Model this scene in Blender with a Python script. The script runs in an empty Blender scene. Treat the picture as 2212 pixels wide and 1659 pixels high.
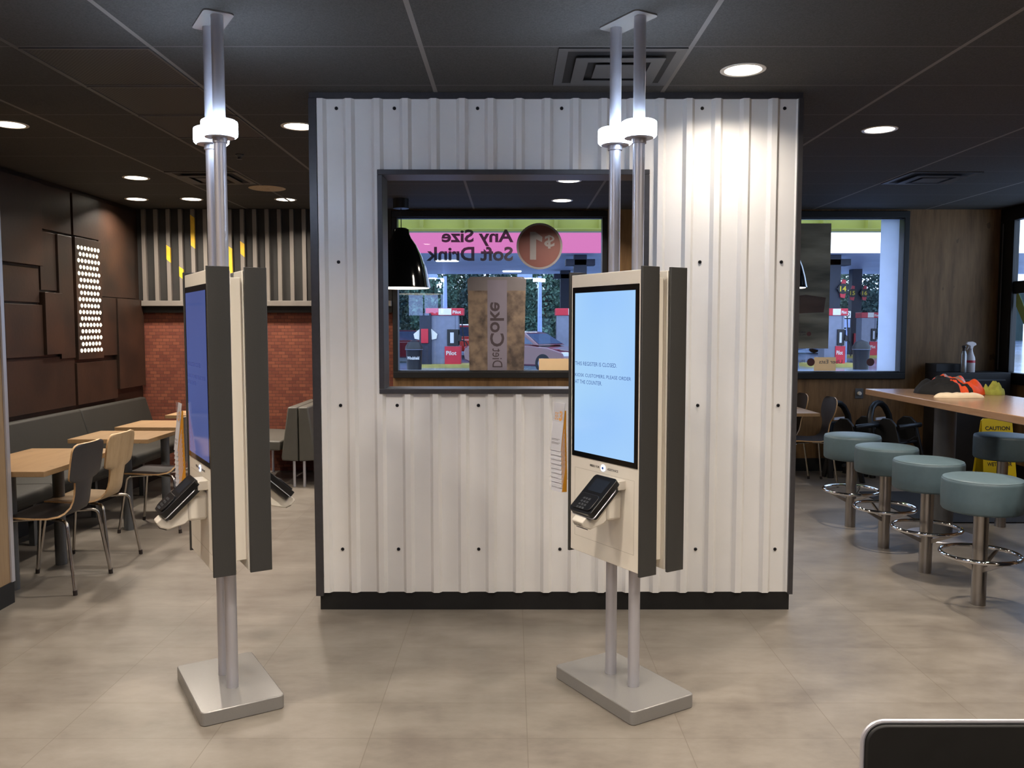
import bpy, bmesh, math, random
from mathutils import Vector, Matrix, noise
random.seed(7)
S = bpy.context.scene
COL = S.collection
PI = math.pi

# ------------------------------------------------------------------ camera / world / exposure
CAM_H, CEIL = 1.591, 2.846
cd = bpy.data.cameras.new('camera')
cd.sensor_width = 36.0
cd.lens = 36.0 * 1810.0 / 2212.0
cd.clip_start = 0.05
cd.clip_end = 500
cam = bpy.data.objects.new('camera', cd)
COL.objects.link(cam)
cam.location = (0, 0, CAM_H)
cam.rotation_euler = (math.radians(90 - 3.96), 0, 0)
S.camera = cam

w = bpy.data.worlds.new('overcast_dusk')
S.world = w
w.use_nodes = True
nt = w.node_tree
bg = nt.nodes['Background']
tc = nt.nodes.new('ShaderNodeTexCoord')
sep = nt.nodes.new('ShaderNodeSeparateXYZ')
ramp = nt.nodes.new('ShaderNodeValToRGB')
ramp.color_ramp.elements[0].position = 0.0
ramp.color_ramp.elements[0].color = (0.52, 0.64, 0.86, 1)
ramp.color_ramp.elements[1].position = 0.6
ramp.color_ramp.elements[1].color = (0.44, 0.58, 0.88, 1)
nt.links.new(tc.outputs['Generated'], sep.inputs[0])
nt.links.new(sep.outputs['Z'], ramp.inputs[0])
nt.links.new(ramp.outputs[0], bg.inputs['Color'])
bg.inputs['Strength'].default_value = 3.2

S.view_settings.view_transform = 'Standard'
S.view_settings.look = 'None'
S.view_settings.gamma = 1
S.view_settings.use_curve_mapping = False
S.view_settings.exposure = 0.28
try:
    S.cycles.max_bounces = 8
    S.cycles.transparent_max_bounces = 16
    S.cycles.sample_clamp_indirect = 4.0
    S.cycles.use_denoising = True
    S.cycles.caustics_reflective = False
    S.cycles.caustics_refractive = False
except Exception:
    pass

DOWN_W = 22.0      # watts of one recessed ceiling light
WARM = (1.0, 0.88, 0.75)
LED_STRENGTH = 38.0
LED_COL = (0.62, 0.76, 1.0)

# ------------------------------------------------------------------ materials
def lin(c):
    return tuple(((v / 255) / 12.92 if v / 255 <= 0.04045 else ((v / 255 + 0.055) / 1.055) ** 2.4) for v in c)

def nodes(name):
    m = bpy.data.materials.new(name)
    m.use_nodes = True
    return m, m.node_tree, m.node_tree.nodes['Principled BSDF']

def pm(name, col, rough=0.5, metal=0.0, var=0.08, scale=6.0, bump=0.0, bscale=60.0, stretch=(1, 1, 1), spec=0.5, coat=0.0, col2=None, detail=4.0):
    """procedural material: two tones mixed by noise plus optional bump"""
    m, t, b = nodes(name)
    col = lin(col)
    if col2 is None:
        c1 = tuple(v * (1 - var) for v in col); c2 = tuple(min(1, v * (1 + var)) for v in col)
    else:
        c1 = col; c2 = lin(col2)
    tcn = t.nodes.new('ShaderNodeTexCoord')
    mp = t.nodes.new('ShaderNodeMapping'); mp.inputs['Scale'].default_value = stretch
    t.links.new(tcn.outputs['Object'], mp.inputs[0])
    n = t.nodes.new('ShaderNodeTexNoise'); n.inputs['Scale'].default_value = scale; n.inputs['Detail'].default_value = detail
    t.links.new(mp.outputs[0], n.inputs['Vector'])
    r = t.nodes.new('ShaderNodeValToRGB')
    r.color_ramp.elements[0].position = 0.35; r.color_ramp.elements[0].color = (*c1, 1)
    r.color_ramp.elements[1].position = 0.65; r.color_ramp.elements[1].color = (*c2, 1)
    t.links.new(n.outputs[0], r.inputs[0])
    t.links.new(r.outputs[0], b.inputs['Base Color'])
    b.inputs['Roughness'].default_value = rough
    b.inputs['Metallic'].default_value = metal
    b.inputs['Specular IOR Level'].default_value = spec
    if coat: b.inputs['Coat Weight'].default_value = coat
    if bump:
        n2 = t.nodes.new('ShaderNodeTexNoise'); n2.inputs['Scale'].default_value = bscale; n2.inputs['Detail'].default_value = 3
        t.links.new(mp.outputs[0], n2.inputs['Vector'])
        bp = t.nodes.new('ShaderNodeBump'); bp.inputs['Strength'].default_value = bump; bp.inputs['Distance'].default_value = 0.005
        t.links.new(n2.outputs[0], bp.inputs['Height']); t.links.new(bp.outputs[0], b.inputs['Normal'])
    return m

def em(name, col, strength, base=None):
    m, t, b = nodes(name)
    b.inputs['Base Color'].default_value = (*(base or (0.8, 0.8, 0.8)), 1)
    b.inputs['Emission Color'].default_value = (*col, 1)
    b.inputs['Emission Strength'].default_value = strength
    b.inputs['Roughness'].default_value = 0.5
    return m

def M_(t, op, a, b=None, c=None):
    n = t.nodes.new('ShaderNodeMath'); n.operation = op
    for i, v in enumerate((a, b, c)):
        if v is None: continue
        if isinstance(v, (int, float)): n.inputs[i].default_value = v
        else: t.links.new(v, n.inputs[i])
    return n.outputs[0]

def gridline(t, coord, off, sp, wid):
    x = M_(t, 'ADD', coord, -off)
    x = M_(t, 'DIVIDE', x, sp)
    x = M_(t, 'ADD', x, 0.5)
    x = M_(t, 'FLOORED_MODULO', x, 1.0)
    x = M_(t, 'ADD', x, -0.5)
    x = M_(t, 'ABSOLUTE', x)
    x = M_(t, 'MULTIPLY', x, sp)
    return M_(t, 'LESS_THAN', x, wid / 2)

def mixc(t, f, a, b):
    n = t.nodes.new('ShaderNodeMix'); n.data_type = 'RGBA'
    if isinstance(f, (int, float)): n.inputs[0].default_value = f
    else: t.links.new(f, n.inputs[0])
    for i, v in ((6, a), (7, b)):
        if isinstance(v, tuple): n.inputs[i].default_value = (*v[:3], 1)
        else: t.links.new(v, n.inputs[i])
    return n.outputs[2]

def noise_(t, vec, scale, detail=4.0, rough=0.5):
    n = t.nodes.new('ShaderNodeTexNoise'); n.inputs['Scale'].default_value = scale; n.inputs['Detail'].default_value = detail
    n.inputs['Roughness'].default_value = rough
    t.links.new(vec, n.inputs['Vector'])
    return n.outputs[0]

def ramp_(t, f, stops):
    r = t.nodes.new('ShaderNodeValToRGB')
    e = r.color_ramp.elements
    while len(e) < len(stops): e.new(0.5)
    for i, (p, c) in enumerate(stops):
        e[i].position = p; e[i].color = (*c, 1)
    t.links.new(f, r.inputs[0])
    return r.outputs[0]

def objvec(t, scale=(1, 1, 1)):
    tcn = t.nodes.new('ShaderNodeTexCoord')
    mp = t.nodes.new('ShaderNodeMapping'); mp.inputs['Scale'].default_value = scale
    t.links.new(tcn.outputs['Object'], mp.inputs[0])
    sp = t.nodes.new('ShaderNodeSeparateXYZ'); t.links.new(tcn.outputs['Object'], sp.inputs[0])
    return mp.outputs[0], sp.outputs

def floor_mat():
    m, t, b = nodes('concrete_look_floor_tile')
    v, xyz = objvec(t, (1.0, 1.7, 1))
    n1 = noise_(t, v, 2.2, 8, 0.62)
    n2 = noise_(t, v, 9, 6, 0.6)
    s = M_(t, 'ADD', M_(t, 'MULTIPLY', n1, 0.7), M_(t, 'MULTIPLY', n2, 0.3))
    # per tile offset of tone
    fx = M_(t, 'FLOOR', M_(t, 'DIVIDE', M_(t, 'ADD', xyz[0], 1.771), 0.61))
    fy = M_(t, 'FLOOR', M_(t, 'DIVIDE', M_(t, 'ADD', xyz[1], -0.0895), 0.305))
    cb = t.nodes.new('ShaderNodeCombineXYZ'); t.links.new(fx, cb.inputs[0]); t.links.new(fy, cb.inputs[1])
    wn = t.nodes.new('ShaderNodeTexWhiteNoise'); t.links.new(cb.outputs[0], wn.inputs[0])
    s = M_(t, 'ADD', s, M_(t, 'MULTIPLY', M_(t, 'ADD', wn.outputs[0], -0.5), 0.06))
    c = ramp_(t, s, [(0.34, lin((104, 96, 88))), (0.5, lin((122, 115, 106))), (0.66, lin((136, 129, 120)))])
    gx = gridline(t, xyz[0], -1.771, 0.61, 0.0035)
    gy = gridline(t, xyz[1], 0.0895, 0.305, 0.003)
    g = M_(t, 'MULTIPLY', M_(t, 'MAXIMUM', gx, gy), 0.6)
    c = mixc(t, g, c, lin((92, 82, 70)))
    t.links.new(c, b.inputs['Base Color'])
    rr = M_(t, 'ADD', M_(t, 'MULTIPLY', n2, 0.15), 0.30)
    t.links.new(rr, b.inputs['Roughness'])
    b.inputs['Specular IOR Level'].default_value = 0.45
    bp = t.nodes.new('ShaderNodeBump'); bp.inputs['Strength'].default_value = 0.06; bp.inputs['Distance'].default_value = 0.004
    t.links.new(n2, bp.inputs['Height']); t.links.new(bp.outputs[0], b.inputs['Normal'])
    return m

def ceiling_mat():
    m, t, b = nodes('dark_ceiling_tile')
    v, xyz = objvec(t)
    n1 = noise_(t, v, 140, 3)
    c = ramp_(t, n1, [(0.35, lin((60, 59, 57))), (0.65, lin((71, 70, 68)))])
    gx = gridline(t, xyz[0], -2.849, 1.2192, 0.022)
    gy = gridline(t, xyz[1], 3.868, 0.6096, 0.012)
    c = mixc(t, gy, c, lin((90, 88, 86)))
    c = mixc(t, gx, c, lin((116, 112, 108)))
    t.links.new(c, b.inputs['Base Color'])
    b.inputs['Roughness'].default_value = 0.85
    b.inputs['Specular IOR Level'].default_value = 0.2
    bp = t.nodes.new('ShaderNodeBump'); bp.inputs['Strength'].default_value = 0.25; bp.inputs['Distance'].default_value = 0.003
    t.links.new(n1, bp.inputs['Height']); t.links.new(bp.outputs[0], b.inputs['Normal'])
    return m

def brick_mat():
    m, t, b = nodes('small_red_brick')
    v, xyz = objvec(t)
    cb = t.nodes.new('ShaderNodeCombineXYZ'); t.links.new(xyz[0], cb.inputs[0]); t.links.new(xyz[2], cb.inputs[1])
    br = t.nodes.new('ShaderNodeTexBrick')
    br.inputs['Scale'].default_value = 1.0
    br.inputs['Brick Width'].default_value = 0.074
    br.inputs['Row Height'].default_value = 0.0355
    br.inputs['Mortar Size'].default_value = 0.0028
    br.inputs['Mortar Smooth'].default_value = 0.3
    br.inputs['Bias'].default_value = 0.0
    br.inputs['Color1'].default_value = (*lin((136, 80, 58)), 1)
    br.inputs['Color2'].default_value = (*lin((100, 54, 42)), 1)
    br.inputs['Mortar'].default_value = (*lin((72, 50, 42)), 1)
    t.links.new(cb.outputs[0], br.inputs[0])
    n1 = noise_(t, cb.outputs[0], 3.0, 5)
    n2 = noise_(t, cb.outputs[0], 45.0, 3)
    c = mixc(t, M_(t, 'MULTIPLY', n1, 0.75), br.outputs[0], lin((90, 45, 36)))
    c = mixc(t, M_(t, 'MULTIPLY', M_(t, 'GREATER_THAN', n2, 0.72), 0.18), c, lin((196, 130, 96)))
    t.links.new(c, b.inputs['Base Color'])
    b.inputs['Roughness'].default_value = 0.75
    b.inputs['Specular IOR Level'].default_value = 0.25
    bp = t.nodes.new('ShaderNodeBump'); bp.inputs['Strength'].default_value = 0.6; bp.inputs['Distance'].default_value = 0.004
    bp.invert = True
    t.links.new(br.outputs['Fac'], bp.inputs['Height']); t.links.new(bp.outputs[0], b.inputs['Normal'])
    return m

def wood_mat(name, c1, c2, c3, axis='z', scale=1.0, rough=0.5):
    m, t, b = nodes(name)
    st = {'z': (9, 9, 0.9), 'x': (0.9, 9, 9), 'y': (9, 0.9, 9)}[axis]
    v, xyz = objvec(t, tuple(s * scale for s in st))
    n1 = noise_(t, v, 2.4, 6, 0.65)
    n2 = noise_(t, v, 14, 3, 0.5)
    s = M_(t, 'ADD', M_(t, 'MULTIPLY', n1, 0.75), M_(t, 'MULTIPLY', n2, 0.25))
    c = ramp_(t, s, [(0.33, lin(c1)), (0.5, lin(c2)), (0.68, lin(c3))])
    vk, _ = objvec(t, (1, 1, 0.45))
    kn = noise_(t, vk, 6.5, 2)
    c = mixc(t, M_(t, 'MULTIPLY', M_(t, 'GREATER_THAN', kn, 0.71), 0.45), c, lin(tuple(int(x * 0.6) for x in c1)))
    t.links.new(c, b.inputs['Base Color'])
    b.inputs['Roughness'].default_value = rough
    b.inputs['Specular IOR Level'].default_value = 0.35
    return m

def glass_mat():
    m, t, b = nodes('window_glass')
    t.nodes.remove(b)
    out = t.nodes['Material Output']
    tr = t.nodes.new('ShaderNodeBsdfTransparent'); tr.inputs[0].default_value = (0.93, 0.96, 0.97, 1)
    gl = t.nodes.new('ShaderNodeBsdfGlossy'); gl.inputs['Roughness'].default_value = 0.0
    fr = t.nodes.new('ShaderNodeFresnel')
    geo = t.nodes.new('ShaderNodeNewGeometry')   # same air-to-glass reflectance on both faces of the thin pane
    ior = M_(t, 'SUBTRACT', 1.5, M_(t, 'MULTIPLY', geo.outputs['Backfacing'], 1.5 - 1 / 1.5))
    t.links.new(ior, fr.inputs[0])
    mx = t.nodes.new('ShaderNodeMixShader')
    t.links.new(fr.outputs[0], mx.inputs[0]); t.links.new(tr.outputs[0], mx.inputs[1]); t.links.new(gl.outputs[0], mx.inputs[2])
    t.links.new(mx.outputs[0], out.inputs[0])
    return m

def film_mat(name, col, alpha, rough=0.6, scale=3, col2=None):
    m = pm(name, col, rough=rough, scale=scale, col2=col2, var=0.1)
    b = m.node_tree.nodes['Principled BSDF']
    b.inputs['Alpha'].default_value = alpha
    return m

def grille_mat():
    m, t, b = nodes('perforated_dark_metal')
    v, xyz = objvec(t)
    d = M_(t, 'ADD', xyz[0], M_(t, 'MULTIPLY', xyz[1], 0.9))
    g = gridline(t, d, 0, 0.019, 0.009)
    g2 = gridline(t, M_(t, 'ADD', xyz[0], M_(t, 'MULTIPLY', xyz[1], -0.9)), 0, 0.019, 0.010)
    k = M_(t, 'MULTIPLY', g, g2)
    c = mixc(t, k, lin((46, 46, 46)), lin((12, 12, 12)))
    c = mixc(t, M_(t, 'MULTIPLY', g, 0.6), c, lin((16, 16, 16)))
    t.links.new(c, b.inputs['Base Color'])
    b.inputs['Roughness'].default_value = 0.6
    return m

MT = {}
MT['floor'] = floor_mat()
MT['ceil'] = ceiling_mat()
MT['brick'] = brick_mat()
MT['wallwood'] = wood_mat('wall_plywood', (96, 72, 46), (124, 95, 63), (140, 110, 74), 'z', 0.5, 0.6)
MT['stubwood'] = wood_mat('pale_wall_plywood', (128, 106, 80), (146, 122, 94), (156, 134, 104), 'z', 0.5, 0.5)
MT['tablewood'] = wood_mat('beech_table_top', (138, 111, 80), (151, 123, 90), (159, 131, 98), 'y', 0.6, 0.35)
MT['communal'] = wood_mat('communal_table_top', (140, 109, 85), (154, 122, 96), (162, 130, 103), 'y', 0.5, 0.22)
MT['chairwood'] = wood_mat('beech_chair_ply', (160, 134, 100), (176, 150, 114), (184, 158, 124), 'z', 0.8, 0.4)
MT['plyedge'] = pm('ply_edge', (192, 156, 112), rough=0.5, var=0.12, scale=80)
MT['black'] = pm('black_base', (14, 14, 14), rough=0.55, var=0.2, scale=30)
MT['blackframe'] = pm('black_window_frame', (7, 7, 9), rough=0.5, var=0.15, scale=30)
MT['darkgrey'] = pm('dark_grey_trim', (66, 65, 68), rough=0.4, var=0.06, scale=40, metal=0.3)
MT['sheet'] = pm('white_painted_steel', (230, 229, 227), rough=0.38, var=0.02, scale=4, spec=0.5)
MT['bolt'] = pm('black_bolt', (30, 30, 34), rough=0.3, metal=0.6)
MT['alu'] = pm('brushed_aluminium', (196, 196, 204), rough=0.36, metal=0.6, var=0.03, scale=6, stretch=(1, 1, 0.1))
MT['silver'] = pm('silver_painted_plate', (142, 141, 139), rough=0.24, metal=0.35, var=0.02, scale=300)
MT['kwhite'] = pm('white_kiosk_housing', (226, 220, 208), rough=0.4, var=0.015, scale=5)
MT['fin'] = pm('charcoal_kiosk_panel', (54, 54, 53), rough=0.42, var=0.05, scale=200, bump=0.05, bscale=400)
MT['glossblack'] = pm('gloss_black_plastic', (10, 11, 14), rough=0.1, var=0.1, scale=10)
MT['seam'] = pm('panel_seam', (176, 168, 154), rough=0.6)
MT['termblack'] = pm('dark_terminal_plastic', (14, 15, 18), rough=0.3, var=0.1, scale=10)
MT['matblack'] = pm('matt_black_plastic', (16, 16, 17), rough=0.45, var=0.1, scale=30)
MT['chrome'] = pm('chrome', (225, 225, 228), rough=0.06, metal=1.0, var=0.02)
MT['steel'] = pm('brushed_steel', (168, 164, 160), rough=0.3, metal=1.0, var=0.06, scale=10, stretch=(3, 3, 0.1))
MT['legsteel'] = pm('chair_leg_steel', (178, 170, 160), rough=0.25, metal=1.0, var=0.04)
MT['greyleg'] = pm('grey_painted_leg', (92, 94, 96), rough=0.4, var=0.05, scale=20, metal=0.2)
MT['rubber'] = pm('dark_rubber', (34, 24, 20), rough=0.7)
MT['stoolvinyl'] = pm('sage_teal_vinyl', (84, 104, 112), rough=0.48, var=0.04, scale=30, bump=0.15, bscale=500)
MT['chairdark'] = pm('charcoal_laminate', (44, 41, 42), rough=0.45, var=0.06, scale=40)
MT['bench'] = pm('grey_green_vinyl', (40, 39, 35), spec=0.3, rough=0.62, var=0.05, scale=12, bump=0.12, bscale=400)
MT['booth'] = pm('light_grey_vinyl', (82, 80, 74), rough=0.5, var=0.04, scale=12, bump=0.1, bscale=400)
MT['slat'] = pm('beige_painted_slat', (108, 102, 96), rough=0.5, var=0.05, scale=14, stretch=(1, 1, 0.2))
MT['yellowpaint'] = pm('yellow_mural_paint', (214, 172, 34), rough=0.5, var=0.1, scale=20)
MT['blackboard'] = pm('matt_black_board', (26, 23, 21), rough=0.7, var=0.2, scale=5)
MT['rust'] = pm('rust_brown_panel', (32, 23, 18), rough=0.42, col2=(50, 33, 24), scale=2.6, detail=8, bump=0.15, bscale=30)
MT['dot'] = em('warm_light_dot', (1.0, 0.86, 0.60), 3.2)
MT['lens'] = em('downlight_lens', (1.0, 0.90, 0.74), 6.0)
MT['led'] = em('white_led_band', LED_COL, LED_STRENGTH)
MT['coolpanel'] = em('cool_white_soffit_light', (0.85, 0.92, 1.0), 7.0)
MT['bulb'] = em('pendant_diffuser', (1.0, 0.90, 0.75), 3.0)
MT['whitepl'] = pm('white_plastic', (226, 220, 208), rough=0.35, var=0.02)
MT['speaker'] = pm('beige_speaker_grille', (176, 156, 126), rough=0.6, var=0.1, scale=60)
MT['vent'] = pm('dark_vent_metal', (62, 61, 61), rough=0.5, var=0.05)
MT['ventdark'] = pm('vent_throat', (10, 10, 12), rough=0.8)
MT['grille'] = grille_mat()
MT['glass'] = glass_mat()
MT['asphalt'] = pm('wet_asphalt', (84, 92, 112), rough=0.16, var=0.3, scale=0.35, detail=8, col2=(150, 165, 195))
MT['curb'] = pm('yellow_curb', (178, 162, 84), rough=0.6, var=0.15, scale=3)
MT['awning'] = pm('lime_yellow_awning', (186, 184, 92), rough=0.4, var=0.12, scale=1.2)
MT['pinkband'] = em('backlit_pink_fascia', lin((236, 112, 182)), 0.72, (0.05, 0.02, 0.04))
MT['whiteband'] = em('backlit_white_fascia', (0.95, 0.97, 1.0), 1.5)
MT['canopy'] = pm('pale_canopy_soffit', (222, 226, 236), rough=0.35, var=0.08, scale=0.4)
MT['coldark'] = pm('dark_blue_column', (30, 36, 52), rough=0.5, var=0.1)
MT['red'] = pm('red_panel', (196, 34, 52), rough=0.35, var=0.05)
MT['pumpgrey'] = pm('pump_grey_metal', (120, 124, 140), rough=0.35, var=0.06, metal=0.3)
MT['paleblue'] = pm('pale_galvanised_post', (150, 165, 205), rough=0.4, var=0.05)
MT['carred'] = pm('dark_red_car_paint', (84, 12, 20), rough=0.2, var=0.05, coat=1.0)
MT['carorange'] = pm('bright_red_car_paint', (214, 62, 48), rough=0.15, var=0.05, coat=1.0)
MT['carsilver'] = pm('silver_blue_car_paint', (150, 162, 190), rough=0.15, var=0.05, coat=1.0)
MT['carglass'] = pm('tinted_car_glass', (58, 70, 92), rough=0.05, var=0.1)
MT['tyre'] = pm('tyre_rubber', (20, 20, 22), rough=0.8)
MT['taillight'] = pm('car_lamp_lens', (170, 30, 30), rough=0.15)
MT['bark'] = pm('tree_bark', (60, 52, 44), rough=0.9, bump=0.5, bscale=20)
MT['leafA'] = pm('dark_evergreen_leaf', (52, 74, 70), rough=0.7, var=0.4, scale=1.2)
MT['leafB'] = pm('mid_green_leaf', (78, 106, 88), rough=0.7, var=0.4, scale=1.2)
MT['leafC'] = pm('dull_olive_leaf', (92, 110, 92), rough=0.7, var=0.4, scale=1.2)
MT['hill'] = pm('dark_far_treeline', (36, 52, 50), rough=0.9, var=0.4, scale=0.4)
MT['orange'] = pm('orange_safety_fabric', (238, 84, 28), rough=0.6, var=0.08, scale=30)
MT['blackcloth'] = pm('black_fabric', (16, 16, 18), rough=0.8, var=0.2, scale=40)
MT['reflect'] = pm('grey_reflective_tape', (150, 130, 122), rough=0.3)
MT['whitecloth'] = pm('white_cotton', (232, 214, 184), rough=0.8, var=0.05, scale=20)
MT['greencloth'] = pm('yellow_green_microfibre', (160, 164, 72), rough=0.9, var=0.15, scale=20, bump=0.4)
MT['yellowsign'] = pm('yellow_plastic', (222, 192, 28), rough=0.4, var=0.05)
MT['ink'] = pm('black_ink', (26, 26, 28), rough=0.6)
MT['greyink'] = pm('grey_ink', (98, 90, 88), rough=0.6)
MT['mat'] = pm('black_floor_mat', (24, 24, 26), rough=0.8, var=0.2, scale=60, bump=0.4, bscale=120)
MT['station'] = pm('charcoal_station', (34, 32, 31), rough=0.5, var=0.1, scale=15)
MT['divider'] = pm('dark_brown_panel', (38, 27, 24), rough=0.45, var=0.15, scale=10)
MT['bottlewhite'] = pm('white_bottle', (214, 204, 202), rough=0.35, var=0.03)
MT['bottlecan'] = pm('silver_aerosol_can', (150, 150, 150), rough=0.3, metal=0.8, var=0.1, scale=40)
MT['card'] = pm('white_card', (206, 206, 212), rough=0.5, var=0.02)
MT['cardorange'] = pm('orange_card_edge', (226, 156, 40), rough=0.5, var=0.08)
MT['acrylic'] = film_mat('clear_acrylic', (235, 235, 240), 0.12, rough=0.08)
MT['filmred'] = film_mat('dark_red_window_film', (88, 46, 42), 0.95, col2=(96, 52, 46))
MT['filmgrey'] = film_mat('grey_window_film', (112, 108, 110), 0.95)
MT['filmdark'] = film_mat('dark_text_film', (66, 56, 62), 0.93)
MT['filmband'] = film_mat('lilac_grey_film', (122, 116, 130), 0.95)
MT['filmcola'] = film_mat('brown_cola_film', (70, 60, 56), 0.95, scale=9, col2=(132, 114, 98))
MT['filmcupgrey'] = film_mat('grey_cup_film', (116, 110, 112), 0.93)
MT['peachpatch'] = None
MT['poster'] = None
MT['posterred'] = film_mat('dull_red_poster_ink', (84, 50, 40), 0.5)
MT['yellowfilm'] = film_mat('yellow_green_window_film', (176, 192, 110), 0.92)
def trans_mat(name, col, frac, col2=None, **k):
    m = pm(name, col, col2=col2, **k)
    t = m.node_tree; b = t.nodes['Principled BSDF']; out = t.nodes['Material Output']
    tl = t.nodes.new('ShaderNodeBsdfTranslucent'); mx = t.nodes.new('ShaderNodeMixShader'); mx.inputs[0].default_value = frac
    src = b.inputs['Base Color'].links[0].from_socket
    t.links.new(src, tl.inputs[0]); t.links.new(b.outputs[0], mx.inputs[1]); t.links.new(tl.outputs[0], mx.inputs[2]); t.links.new(mx.outputs[0], out.inputs[0])
    return m
MT['frost'] = trans_mat('frosted_film', (238, 242, 250), 0.85, rough=.5, var=.02)
MT['screenR'] = None
MT['menub'] = em('lit_menu_board', (0.35, 0.50, 1.0), 5.0)

def screen_mat(name, ctop, cbot, strength):
    m, t, b = nodes(name)
    v, xyz = objvec(t)
    n1 = noise_(t, v, 2.0, 1)
    c = ramp_(t, n1, [(0.3, ctop), (0.7, cbot)])
    b.inputs['Base Color'].default_value = (0.01, 0.01, 0.01, 1)
    t.links.new(c, b.inputs['Emission Color'])
    b.inputs['Emission Strength'].default_value = strength
    b.inputs['Roughness'].default_value = 0.08
    return m
MT['screenR'] = screen_mat('bright_blue_white_screen', lin((172, 214, 245)), lin((150, 196, 250)), 0.84)
MT['screenL'] = screen_mat('angle_dimmed_blue_screen', lin((74, 90, 148)), lin((66, 80, 136)), 0.8)  # viewing-angle falloff of the left screen put into its emission colour
MT['scrtextR'] = em('blue_screen_text', lin((52, 84, 150)), 0.8, (0.01, 0.01, 0.02))
MT['scrtextL'] = em('angle_dimmed_screen_text', lin((44, 54, 110)), 0.8, (0.01, 0.01, 0.02))  # left screen text darkened by the same viewing-angle falloff
MT['btnlit'] = em('blue_white_button_light', (0.55, 0.70, 1.0), 2.2)

MT['peachpatch'] = trans_mat('peach_patch', (246, 218, 176), 0.5, var=.02)  # even peach tone, half translucent
MT['poster'] = trans_mat('poster_back', (104, 100, 88), 0.6, col2=(168, 158, 140), rough=0.5, scale=2.2, stretch=(0.5, 0.5, 2.5))
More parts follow.
